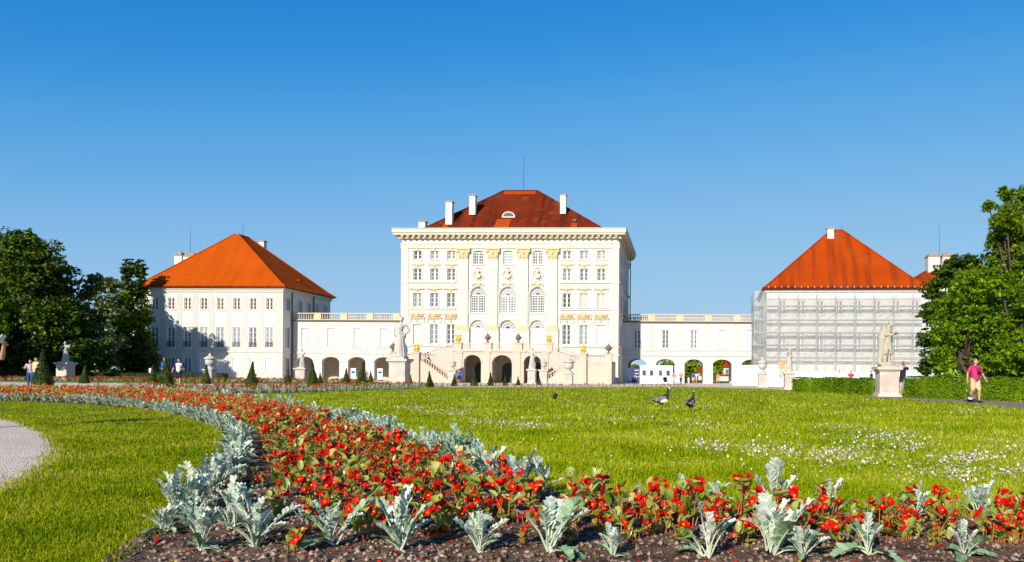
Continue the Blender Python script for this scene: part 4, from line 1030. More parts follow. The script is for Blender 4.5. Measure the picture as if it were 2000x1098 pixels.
tree('columnar_conifer', 'dark columnar conifer, inner of the two tall pointed ones beside pavilion', [(250, 530, 11, 26), (249, 570, 13, 32), (248, 620, 15, 38), (248, 680, 17, 42)], 113.6, 'leaf_dark', .22, 16, 249, .25, G1, .4, seed=6, droop=-.2)
tree('columnar_conifer', 'dark columnar conifer touching the orange roof edge of pavilion', [(274, 528, 12, 25), (275, 570, 13, 30), (277, 620, 15, 36), (280, 680, 18, 42)], 114.6, 'leaf_dark', .22, 16, 275, .25, G1, .4, seed=7, droop=-.2)
tree('deciduous_tree', 'leafy mid green tree in front of the two columnar conifers', [(240, 590, 26), (225, 630, 26), (260, 628, 28), (284, 618, 18), (245, 660, 30), (282, 660, 18)], 111.5, 'leaf_mid', .22, 8, 245, .25, G1, 1.5, seed=8, gap=.1)
tree('spreading_yew', 'low olive green yew bush at the foot of conifers near pavilion', [(262, 682, 24), (240, 700, 22), (285, 690, 22), (300, 705, 15), (255, 718, 28), (290, 718, 22), (275, 660, 14)], 107, 'leaf_yew', .2, 14, 265, .2, G1, 1, seed=9, cat='bush')
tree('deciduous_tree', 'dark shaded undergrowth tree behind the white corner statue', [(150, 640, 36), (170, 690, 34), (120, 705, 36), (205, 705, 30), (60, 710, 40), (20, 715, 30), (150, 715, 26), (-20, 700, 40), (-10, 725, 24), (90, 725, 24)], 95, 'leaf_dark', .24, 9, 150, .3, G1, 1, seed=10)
# right
tree('conifer', 'dark evergreen tree standing against the scaffolded pavilion', [(1845, 540, 24), (1822, 570, 24), (1868, 530, 28), (1812, 615, 22), (1840, 600, 34), (1808, 665, 22), (1822, 705, 26), (1805, 720, 16), (1880, 560, 40), (1858, 522, 22), (1886, 520, 26), (1908, 530, 30), (1900, 600, 40)], 72, 'leaf_dark', .15, 12, 1830, .3, G2, 1.2, seed=11)
tree('horse_chestnut', 'broad bright green chestnut with pale blossom sprays behind hedge', [(1880, 560, 34), (1850, 605, 34), (1905, 580, 40), (1835, 650, 30), (1880, 640, 42), (1842, 695, 30), (1890, 700, 36), (1925, 620, 42), (1930, 680, 42), (1900, 540, 24), (1850, 725, 24), (1890, 728, 24), (1930, 726, 26)], 60, 'leaf_bright', .135, 8.5, 1885, .35, G2, 2, seed=12, droop=.7, flat=.42)
tree('horse_chestnut', 'bright green chestnut at the right edge above the walking man', [(1985, 590, 48), (1960, 640, 40), (2020, 640, 60), (1985, 690, 46), (2040, 560, 60), (2050, 690, 55), (1955, 560, 30), (1950, 705, 34), (1965, 728, 26), (2005, 730, 30), (2050, 730, 30)], 56, 'leaf_bright', .135, 8.5, 2000, .35, G2, 2, seed=13, droop=.7, flat=.42)
tree('maple', 'tall airy tree rising above all others at right edge', [(1985, 405, 34), (1955, 440, 26), (2015, 385, 34), (2030, 440, 44), (1975, 460, 34), (1940, 470, 18), (1990, 500, 46), (1945, 505, 26), (2040, 510, 55), (1930, 405, 14), (1965, 378, 16), (1965, 425, 30), (2000, 440, 40), (1955, 480, 26), (1935, 540, 30), (1985, 545, 40)], 66, 'leaf_mid', .14, 10, 2000, .4, G2, 2, seed=14, gap=.05)
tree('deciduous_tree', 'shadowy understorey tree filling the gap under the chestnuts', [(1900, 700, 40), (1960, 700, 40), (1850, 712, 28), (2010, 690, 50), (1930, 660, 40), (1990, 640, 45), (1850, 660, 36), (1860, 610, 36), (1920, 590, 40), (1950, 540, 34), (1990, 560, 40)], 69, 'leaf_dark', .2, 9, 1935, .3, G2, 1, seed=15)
# far trees seen through the arches of the right gallery
G3 = 'far trees seen through the arches'
for k, (lab, lob, yy, mt) in enumerate([('small far round tree seen through the first open arch', [(1240, 725, 14), (1248, 730, 12)], 210, 'leaf_mid'),
        ('far tree filling the arch just above the white site cabin', [(1302, 715, 14), (1315, 722, 14), (1290, 728, 12)], 205, 'leaf_bright'),
        ('far rounded tree filling the arch behind blue shirted visitor', [(1352, 716, 16), (1340, 725, 14), (1364, 726, 15), (1350, 738, 16)], 200, 'leaf_mid'),
        ('far tree behind the little red roof in the fourth open arch', [(1408, 705, 12), (1398, 712, 12), (1420, 715, 14), (1404, 730, 14)], 215, 'leaf_bright'),
        ('far tree showing above the white hoarding in last arch', [(1458, 712, 16), (1476, 716, 16), (1446, 722, 14)], 205, 'leaf_mid')]):
    tree('deciduous_tree', lab, lob, yy, mt, .4, 9, None, .3, G3, 1, seed=20 + k)
# woods going on to the left, outside the picture
G4 = 'trees of the wood beyond the left edge'
for k, (x, y, h, r) in enumerate([(-86, 70, 15, 5.0), (-92, 78, 17, 5.5), (-100, 88, 17, 6)]):
    rng = np.random.default_rng(40 + k); R = empty('deciduous_tree', (x, y, gzf(y))); tag(R, ['tree of the wood nearest the left picture edge', 'second tree of the wood outside the left edge', 'third tree of the wood outside the left edge'][k], 'tree', G4)
    lob = [((0, 0, h * .62), (r, r, h * .33)), ((r * .5, 1, h * .45), (r * .7, r * .7, h * .25)), ((-r * .5, -1, h * .4), (r * .7, r * .7, h * .25)), ((0, 0, h * .85), (r * .6, r * .6, h * .18))]
    put('crown', crown_mesh(lob, 'leaf_dark', .24, 8, rng), R); limb_mesh((0, 0, 0), lob, .4, rng).build('trunk', 'bark', R, smooth=True)

def hedge(label, line, h, w, mat, leaf, n, seed, group=None):
    rng = np.random.default_rng(seed); P = np.array(line, float); b = P[0]
    V = []; mb = MB()
    for a, c in zip(P[:-1], P[1:]):
        d = c - a; L = np.hypot(*d); u = d / L; q = np.array([-u[1], u[0]]); m = int(n * L)
        t = rng.uniform(0, L, m); s = rng.uniform(-w / 2, w / 2, m); z = rng.uniform(.02, h, m); face = rng.uniform(0, 1, m)
        top = face < w / (w + 2 * h); side = np.sign(rng.uniform(-1, 1, m)); side[side == 0] = 1
        bulge = .04 * np.sin(t * 3.1) + .03 * np.sin(t * 7.7 + 1) + rng.normal(0, .025, m)
        s = np.where(top, s, side * (w / 2 + bulge)); z = np.where(top, h + bulge * .8, z)
        x = a[0] + u[0] * t + q[0] * s; y = a[1] + u[1] * t + q[1] * s
        nr = np.where(top[:, None], np.array([0, 0, 1.0])[None], np.stack([q[0] * side, q[1] * side, np.full(m, .25)], -1))
        V.append(leaf_faces(np.stack([x - b[0], y - b[1], z + gz(y) - gzf(b[1])], -1), nr, leaf, rng, .55))
        i = w / 2 - .05; g0 = gzf(a[1]) - gzf(b[1]); g1 = gzf(c[1]) - gzf(b[1])
        co = [(a - q * i, g0), (c - q * i, g1), (c + q * i, g1), (a + q * i, g0)]
        vs = [(p[0] - b[0], p[1] - b[1], g) for p, g in co] + [(p[0] - b[0], p[1] - b[1], g + h - .05) for p, g in co]
        mb.add(vs, [(0, 3, 2, 1), (4, 5, 6, 7), (0, 1, 5, 4), (1, 2, 6, 5), (2, 3, 7, 6), (3, 0, 4, 7)])
    v = np.concatenate(V); R = empty('clipped_hedge', (b[0], b[1], gzf(b[1]))); tag(R, label, 'hedge', group)
    put('foliage', np_mesh('foliage', v, np.arange(len(v)), 4, mat), R); mb.build('branch_core', mat, R)
    return R
hg = 'low clipped hedges along the lawns'
def off(p, dy): return (p[0], p[1] + dy)
hedge('low clipped hedge running from the small statue to the big pedestal', [gr(1556, 766), gr(1640, 768.5), gr(1716, 772)], .86, .9, 'leaf_hedge', .05, 900, 31, hg)
hedge('low clipped hedge behind the walking man in pink', [gr(1778, 776.5), gr(1850, 779.5), gr(2010, 785), gr(2200, 792)], .98, .9, 'leaf_hedge', .05, 1000, 32, hg)
hedge('long dark clipped hedge under the trees on the left', [(-100, 91), (-70, 91), (-55.5, 91)], .95, 1.2, 'leaf_hedge_shade', .08, 420, 33, hg)

# clipped yew cones
def cone_mesh(seed, n=1500):
    rng = np.random.default_rng(seed); t = rng.uniform(0, 1, n) ** 1.35; w = rng.uniform(0, 2 * PI, n)
    tt = np.linspace(0, 1, 9); pr = np.array([.88, 1.0, .90, .74, .56, .38, .25, .17, .07]) * (1 + rng.normal(0, .05, 9))
    r = np.interp(t, tt, pr) * .235 * (1 + .07 * np.sin(w * 3 + seed) + rng.normal(0, .05, n)); z = t * (1 + .01 * rng.normal(0, 1, n))
    lean = .05 * t ** 2 * np.sin(seed)
    p = np.stack([r * np.cos(w) + lean, r * np.sin(w), z + .015], -1); nr = np.stack([np.cos(w), np.sin(w), np.full(n, .35)], -1)
    return np_mesh('foliage', leaf_faces(p, nr, .030, rng, .5), np.arange(4 * n), 4, 'leaf_yew')
CM = [cone_mesh(k) for k in range(4)]
core = MB().lathe([(.05, 0), (.05, .03), (.19, .04), (.205, .12), (.15, .35), (.09, .6), (.03, .85), (.01, .95)], 10).mesh('stem_and_core', 'leaf_yew', True)
cones = [(83, 757, 76, 'big shaggy yew cone hiding the woman in yellow'), (165, 749, 38, 'yew cone on grass just beside the white corner statue'), (298, 749, 36, 'slim yew cone beside the small white notice'), (324, 759, 62, 'large yew cone in front of man in blue shirt'),
         (403, 750, 38, 'yew cone standing in front of the stone urn'), (491, 757, 51, 'tall yew cone in front of the orange-roofed pavilion corner windows'), (562, 748, 28, 'small yew cone between pavilion corner and small statue'), (611, 757, 48, 'tall yew cone close beside the small statue'),
         (625, 748, 22, 'tiny yew cone at foot of the first gallery arch pier'), (676, 748, 30, 'small yew cone between the second and third gallery arch'), (707, 757, 50, 'tall yew cone standing before the third gallery arch'), (724, 747, 24, 'tiny yew cone in front of last gallery pier'),
         (802, 749, 18, 'tiny yew cone beside the big pedestal of tall statue'), (839, 757, 32, 'yew cone in front of the left staircase wall'), (887, 754, 24, 'yew cone below the left stair urn pier'), (926, 754, 32, 'yew cone standing before the first staircase arch'),
         (958, 753, 26, 'yew cone before the pier between first two arches'), (987, 753, 21, 'yew cone standing in the middle staircase arch'), (1012, 752, 18, 'small yew cone before pier between second and third arch'), (1053, 751, 18, 'small yew cone right of the slim statue before third arch')]
for k, (u, v, hp, lab) in enumerate(cones):
    x, y = gr(u, v); z = gzf(y)
    d = ray(u, v); t = (z - EYE) / d[2]; x, y = d[0] * t, d[1] * t; s = hp * y / F
    R = empty('yew_cone', (x, y, gzf(y)), k * 1.3); tag(R, lab, 'topiary', 'clipped yew cones along the parterre')
    put('foliage', CM[k % 4], R, scale=s); put('stem_and_core', core, R, scale=s)
# ------------------------------------------------------------------ bodies: overlapping limbs fused into one skin
M['marble'] = mat_wall('statue_stone', (.50, .475, .43), (.24, .20, .16), 1.0)
M['marble_old'] = mat_wall('weathered_statue_stone', (.46, .41, .32), (.13, .10, .07), 1.0)
M['ped_pink'] = mat_mottle('pink_marble', (.50, .36, .30), (.64, .53, .47), 1.6, .7, bmp=.1, detail=7)
M['ped_stone'] = mat_wall('pedestal_stone', (.58, .51, .44), (.30, .25, .20), .9)
M['skin'] = mat_plain('skin', (.52, .27, .18), .6, .4, var=.06)
M['hair_dark'] = mat_plain('dark_hair', (.018, .012, .010), .6)
M['hair_grey'] = mat_plain('grey_hair', (.16, .12, .10), .7)
def cloth(name, c): M[name] = mat_plain('cloth_' + name, c, .85, .1, var=.15, scale=9)
for n_, c_ in dict(c_pink=(.52, .035, .13), c_beige=(.62, .42, .25), c_blue=(.03, .09, .36), c_white=(.66, .66, .68), c_navy=(.02, .025, .06), c_dark=(.025, .022, .028), c_yellow=(.66, .50, .22), c_jeans=(.025, .065, .19), c_red=(.45, .03, .05), c_lilac=(.45, .36, .42), c_grey=(.45, .42, .44), c_tan=(.45, .36, .24), c_royal=(.03, .10, .55), c_rose=(.55, .22, .22)).items(): cloth(n_, c_)
DG = None
def fuse(mb, voxel, smooth=3):
    """one continuous surface from overlapping closed shapes"""
    me = mb.mesh('raw', 'skin'); o = bpy.data.objects.new('raw', me); COL.objects.link(o)
    m = o.modifiers.new('r', 'REMESH'); m.mode = 'VOXEL'; m.voxel_size = voxel
    if smooth:
        s = o.modifiers.new('s', 'SMOOTH'); s.factor = .5; s.iterations = smooth
    dg = bpy.context.evaluated_depsgraph_get(); out = bpy.data.meshes.new_from_object(o.evaluated_get(dg))
    bpy.data.objects.remove(o); bpy.data.meshes.remove(me)
    return out
def finish(me, name, mat):
    me.name = name; me.materials.clear(); me.materials.append(M[mat]); me.polygons.foreach_set('use_smooth', [True] * len(me.polygons)); me.update(); return me
def cap_(mb, a, b, ra, rb, seg=10):
    a, b = Vector(a), Vector(b); mb.tube([a, a.lerp(b, .5), b], [ra, (ra + rb) / 2, rb], seg); mb.ball(a, ra, seg, 6); mb.ball(b, rb, seg, 6)
def chain(mb, pts, rs, seg=10):
    for i in range(len(pts) - 1): cap_(mb, pts[i], pts[i + 1], rs[i], rs[i + 1], seg)

# ------------------------------------------------------------------ people
def person(label, u, v, H, rz, pose, wear, hair='hair_dark', group='visitors walking in the garden', Y=None, fine=True, long_hair=False, ground=True, fat=1.0, head_turn=0.0):
    if Y is None:
        x, y = gr(u, v); y0 = y
        d = ray(u, v); t = (gzf(y) - EYE) / d[2]; x, y = d[0] * t, d[1] * t
    else: p = at(u, 730, Y); x, y = p.x, Y
    R = empty('person', (x, y, gzf(y)), rz); tag(R, label, 'person', group)
    k = H / 1.75; vx = .018 if fine else .03
    J = dict(ank_l=(-.10, .02, .07), ank_r=(.10, .02, .07), kne_l=(-.10, -.01, .48), kne_r=(.10, -.01, .48), hip_l=(-.095, 0, .90), hip_r=(.095, 0, .90),
             sho_l=(-.19, 0, 1.42), sho_r=(.19, 0, 1.42), elb_l=(-.25, .03, 1.13), elb_r=(.25, .03, 1.13), wri_l=(-.27, -.04, .87), wri_r=(.27, -.04, .87),
             neck=(0, .01, 1.47), head=(0, -.02, 1.63), pel=(0, 0, .96), waist=(0, 0, 1.12), chest=(0, .01, 1.32))
    J.update(pose); J = {a: Vector(b) * k for a, b in J.items()}
    f = fat; b = MB()
    chain(b, [J['pel'], J['waist'], J['chest']], [.135 * k * f, .125 * k * f, .145 * k * (f * .5 + .5)], 12)
    for s in 'lr':
        cap_(b, J['chest'], J['sho_' + s], .10 * k, .062 * k); chain(b, [J['sho_' + s], J['elb_' + s], J['wri_' + s]], [.058 * k, .043 * k, .030 * k])
        cap_(b, J['pel'], J['hip_' + s], .11 * k, .10 * k); chain(b, [J['hip_' + s], J['kne_' + s], J['ank_' + s]], [.090 * k, .060 * k, .042 * k])
        calf = J['kne_' + s].lerp(J['ank_' + s], .3) + Vector((0, .015 * k, 0)); b.ball(calf, (.058 * k, .06 * k, .10 * k))
        cap_(b, J['ank_' + s] + Vector((0, .03 * k, -.03 * k)), J['ank_' + s] + Vector((0, -.15 * k, -.045 * k)), .04 * k, .03 * k)
        w = J['wri_' + s]; d = (w - J['elb_' + s]).normalized(); b.ball(w + d * .05 * k, (.032 * k, .04 * k, .052 * k))
    cap_(b, J['neck'], J['head'] - Vector((0, 0, .06 * k)), .052 * k, .05 * k)
    hd = J['head']; b.ball(hd, (.076 * k, .092 * k, .115 * k), 14, 10); b.ball(hd + Vector((0, -.03 * k, -.06 * k)), (.055 * k, .06 * k, .055 * k))
    rt = Matrix.Rotation(head_turn, 3, 'Z')
    b.ball(hd + rt @ Vector((0, -.098 * k, -.012 * k)), (.016 * k, .024 * k, .026 * k), 8, 6)
    for s in (-1, 1): b.ball(hd + rt @ Vector((s * .078 * k, .01 * k, -.01 * k)), (.014 * k, .025 * k, .034 * k), 8, 6)
    body = fuse(b, vx, 3)
    # five separate fingers on each hand, added to the skin
    fb = MB()
    for s, sg in (('l', -1), ('r', 1)):
        w = J['wri_' + s]; d = (w - J['elb_' + s]).normalized(); side = Vector((0, -1, 0)) - d * d.dot(Vector((0, -1, 0)))
        side = side.normalized() if side.length > .1 else Vector((1, 0, 0)); inn = d.cross(side).normalized() * -sg
        for i, ln in enumerate((.062, .072, .068, .052)):
            o = w + d * .085 * k + side * (.03 - .02 * i) * k
            fb.tube([o, o + d * ln * .5 * k + inn * .004 * k, o + d * ln * .85 * k + inn * .022 * k], [.010 * k, .009 * k, .007 * k], 6)
        o = w + d * .03 * k + side * .032 * k; fb.tube([o, o + (d * .03 + side * .03) * k, o + (d * .065 + side * .034 + inn * .01) * k], [.012 * k, .011 * k, .008 * k], 6)
    bm = bmesh.new(); bm.from_mesh(body); n0 = [bm.verts.new(q) for q in fb.v]
    for fc in fb.f:
        try: bm.faces.new([n0[i] for i in fc])
        except ValueError: pass
    bm.to_mesh(body); bm.free()
    put('body', finish(body, 'body', 'skin'), R)
    def part(name, mb, mat, v=None): put(name, finish(fuse(mb, v or vx, 2), name, mat), R)
    for kind, mat in wear:
        m = MB()
        if kind in ('shirt', 'tank'):
            g = .022 * k
            chain(m, [J['pel'] + Vector((0, 0, .02 * k)), J['waist'], J['chest']], [.15 * k * f, .138 * k * f + g * .3, .155 * k * (f * .5 + .5)], 12)
            for s in 'lr':
                cap_(m, J['chest'], J['sho_' + s], .112 * k, .07 * k)
                if kind == 'shirt': cap_(m, J['sho_' + s], J['sho_' + s].lerp(J['elb_' + s], .72), .074 * k, .066 * k)
            if f > 1.1: m.ball(J['waist'] + Vector((0, -.06 * k, .0)), (.16 * k * f, .12 * k * f, .15 * k))
            part('shirt', m, mat)
        elif kind == 'sleeves':
            for s in 'lr': m = MB(); cap_(m, J['sho_' + s] + Vector((0, 0, .02 * k)), J['sho_' + s].lerp(J['elb_' + s], .74), .080 * k, .073 * k); part('sleeve', m, mat)
        elif kind in ('shorts', 'trousers', 'skirt'):
            for s in 'lr':
                cap_(m, J['pel'] + Vector((0, 0, .03 * k)), J['hip_' + s], .138 * k * (f * .6 + .4), .118 * k)
                if kind == 'trousers': chain(m, [J['hip_' + s], J['kne_' + s], J['ank_' + s] + Vector((0, 0, .03 * k))], [.112 * k, .078 * k, .062 * k])
                elif kind == 'shorts': cap_(m, J['hip_' + s], J['hip_' + s].lerp(J['kne_' + s], .86), .115 * k, .092 * k)
                else: cap_(m, J['hip_' + s], J['hip_' + s].lerp(J['kne_' + s], .7), .13 * k, .14 * k)
            part('shorts' if kind == 'shorts' else kind, m, mat)
        elif kind == 'shoes':
            for s in 'lr':
                m = MB(); a = J['ank_' + s]; cap_(m, a + Vector((0, .03 * k, -.03 * k)), a + Vector((0, -.16 * k, -.04 * k)), .052 * k, .042 * k); m.ball(a + Vector((0, .01 * k, .0)), (.056 * k, .06 * k, .06 * k)); part('shoe', m, mat)
        elif kind == 'bag':
            m.box(-.14 * k, .14 * k, .14 * k, .30 * k, 1.0 * k, 1.42 * k); m.build('backpack', mat, R)
        elif kind == 'camera_strap':
            c = J['chest'] + Vector((0, -.19 * f * k, -.13 * k)); m.tube([J['neck'] + Vector((-.07 * k, -.03, 0)), J['chest'] + Vector((-.07 * k, -.17 * f * k, .02 * k)), c], .012 * k, 6); m.tube([J['neck'] + Vector((.07 * k, -.03, 0)), J['chest'] + Vector((.07 * k, -.17 * f * k, .02 * k)), c], .012 * k, 6)
            m.build('camera_strap', mat, R); cm = MB(); cm.box(-.07 * k, .07 * k, -.05 * k, .03 * k, -.05 * k, .04 * k); cm.tube([(0, -.04 * k, -.005), (0, -.10 * k, -.005)], .032 * k, 10); cm.build('camera', mat, R, tuple(c))
        elif kind == 'cap':
            m.ball(hd + Vector((0, .0, .03 * k)), (.092 * k, .108 * k, .10 * k)); cap_(m, hd + Vector((0, -.08 * k, .045 * k)), hd + Vector((0, -.15 * k, .03 * k)), .05 * k, .03 * k); part('cap', m, mat)
    if hair:
        m = MB(); m.ball(hd + Vector((0, .022 * k, .03 * k)), (.086 * k, .096 * k, .105 * k), 12, 8)
        if long_hair: m.ball(hd + Vector((0, .06 * k, -.06 * k)), (.085 * k, .05 * k, .16 * k), 10, 8)
        part('hair', m, hair)
    if fine:                                                           # eyes and mouth
        for s in (-1, 1):
            e = MB(); e.ball(hd + rt @ Vector((s * .032 * k, -.086 * k, .012 * k)), .011 * k, 8, 6); e.build('eye', 'hair_dark', R)
        e = MB(); e.ball(hd + rt @ Vector((0, -.086 * k, -.052 * k)), (.026 * k, .012 * k, .008 * k), 8, 5); e.build('mouth', 'c_red', R)
    return R
walk = dict(kne_l=(-.10, -.12, .50), ank_l=(-.10, -.10, .08), kne_r=(.09, .02, .48), ank_r=(.09, .26, .14), elb_l=(-.27, .10, 1.14), wri_l=(-.29, .08, .88), elb_r=(.27, -.06, 1.14), wri_r=(.29, -.18, .90))
walk2 = dict(kne_r=(.10, -.12, .50), ank_r=(.10, -.12, .08), kne_l=(-.09, .02, .48), ank_l=(-.09, .24, .13), elb_r=(.29, .08, 1.14), wri_r=(.34, .02, .90), elb_l=(-.29, -.04, 1.14), wri_l=(-.33, -.14, .90))
armsout = dict(walk2, elb_l=(-.34, .02, 1.16), wri_l=(-.40, -.05, .90), elb_r=(.36, .02, 1.16), wri_r=(.45, -.06, .92), sho_l=(-.20, 0, 1.40), sho_r=(.20, 0, 1.40))
person('stout man in pink shirt and beige shorts with camera round neck', 1904, 787, 1.76, .35, armsout, [('shirt', 'c_pink'), ('shorts', 'c_beige'), ('shoes', 'c_dark'), ('camera_strap', 'c_dark')], 'hair_grey', fat=1.22, head_turn=.35)
person('man in black top and white cap raising camera behind the pedestal', 1763, 774.5, 1.78, PI, dict(elb_l=(-.30, -.16, 1.36), wri_l=(-.12, -.30, 1.58), elb_r=(.30, -.16, 1.40), wri_r=(.12, -.30, 1.60)), [('shirt', 'c_dark'), ('shorts', 'c_grey'), ('shoes', 'c_dark'), ('cap', 'c_white')], 'hair_grey')
person('man in blue shirt walking behind a yew cone with white jacket', 322, 756, 1.80, -.1, walk, [('shirt', 'c_blue'), ('trousers', 'c_navy'), ('shoes', 'c_white')], 'hair_grey')
person('man in white shirt with navy sleeves and dark shorts', 349, 754, 1.80, .25, dict(walk2, elb_r=(.30, .10, 1.14), wri_r=(.20, -.10, 1.06)), [('shirt', 'c_white'), ('sleeves', 'c_navy'), ('shorts', 'c_dark'), ('shoes', 'c_tan')], 'hair_dark')
person('woman in yellow top and blue jeans behind the big yew cone', 71, 756, 1.72, -.2, dict(kne_l=(-.10, -.06, .48), ank_l=(-.14, -.02, .07)), [('shirt', 'c_yellow'), ('trousers', 'c_jeans'), ('shoes', 'c_grey')], 'hair_dark', fat=1.15, long_hair=True)
person('person in lilac shirt holding a phone beside woman in yellow', 59, 755, 1.60, .5, dict(elb_l=(-.28, -.04, 1.14), wri_l=(-.30, -.28, 1.22)), [('shirt', 'c_lilac'), ('trousers', 'c_jeans'), ('shoes', 'c_grey')], 'hair_dark', long_hair=True)
# the person cut by the left edge, holding a white phone in front
LP = person('person cut off by the left edge holding up a white phone', -44, 776, 1.74, PI * .45, dict(elb_l=(-.24, -.22, 1.26), wri_l=(-.10, -.44, 1.50), elb_r=(.24, -.22, 1.24), wri_r=(.10, -.44, 1.46)), [('tank', 'c_yellow'), ('trousers', 'c_jeans'), ('bag', 'c_red'), ('shoes', 'c_grey')], 'hair_dark', long_hair=True, Y=12.6)
ph = MB(); ph.box(-.04, .04, -.006, .006, -.075, .075); lp = LP.matrix_basis @ Vector((-.02, -.53, 1.56))
o = ph.build('smartphone', 'c_white', None, tuple(lp), rz=PI * .45); o.rotation_euler = (.5, .3, PI * .45); tag(o, 'white smartphone held up at the left picture edge', 'phone')
person('visitor in royal blue top standing before the first staircase arch', 897, 747.5, 1.72, .2, walk, [('shirt', 'c_royal'), ('shorts', 'c_navy'), ('shoes', 'c_tan')], fine=False)
gg = 'visitors by the gallery arches'
person('visitor in pink top beside the white site cabin', 1316, 750, 1.68, .6, walk, [('shirt', 'c_rose'), ('skirt', 'c_white')], fine=False, group=gg, Y=105)
person('visitor in pale top and dark trousers leaning by the arch pier', 1330, 750, 1.74, -.5, walk2, [('shirt', 'c_rose'), ('trousers', 'c_navy')], fine=False, group=gg, Y=104)
person('small child in white between the two arches', 1345, 749, 1.10, .1, {}, [('shirt', 'c_white'), ('trousers', 'c_white')], fine=False, group=gg, Y=112)
person('visitor in royal blue shirt inside the third open arch', 1354, 749, 1.78, 2.9, walk, [('shirt', 'c_royal'), ('shorts', 'c_beige')], fine=False, group=gg, Y=114)
person('visitor in white shirt beside the royal blue one', 1359.5, 749, 1.78, 3.0, walk2, [('shirt', 'c_white'), ('shorts', 'c_beige')], fine=False, group=gg, Y=114.5)
person('visitor in brown and white dress in the fourth open arch', 1402, 749, 1.72, -.7, walk, [('shirt', 'c_rose'), ('skirt', 'c_tan')], fine=False, group=gg, Y=113)
gh = 'visitors seen above the hedge'
person('visitor in white top seen above the hedge by the hoarding', 1640, 752, 1.72, .4, walk, [('shirt', 'c_white'), ('trousers', 'c_jeans')], fine=False, group=gh, Y=72)
person('visitor in bright pink top seen above the hedge', 1662, 752, 1.66, -.3, walk2, [('shirt', 'c_pink'), ('trousers', 'c_pink')], fine=False, group=gh, Y=72, long_hair=True)
person('visitor in dark blue shirt pointing, seen above the hedge', 1702, 752, 1.66, 1.2, dict(elb_l=(-.3, -.2, 1.35), wri_l=(-.32, -.46, 1.42)), [('shirt', 'c_jeans'), ('trousers', 'c_navy')], 'hair_grey', fine=False, group=gh, Y=71)
person('visitor in pink and white behind the tall yew cone by gallery', 716, 746, 1.6, .3, walk, [('shirt', 'c_rose'), ('trousers', 'c_white')], fine=False, Y=96)

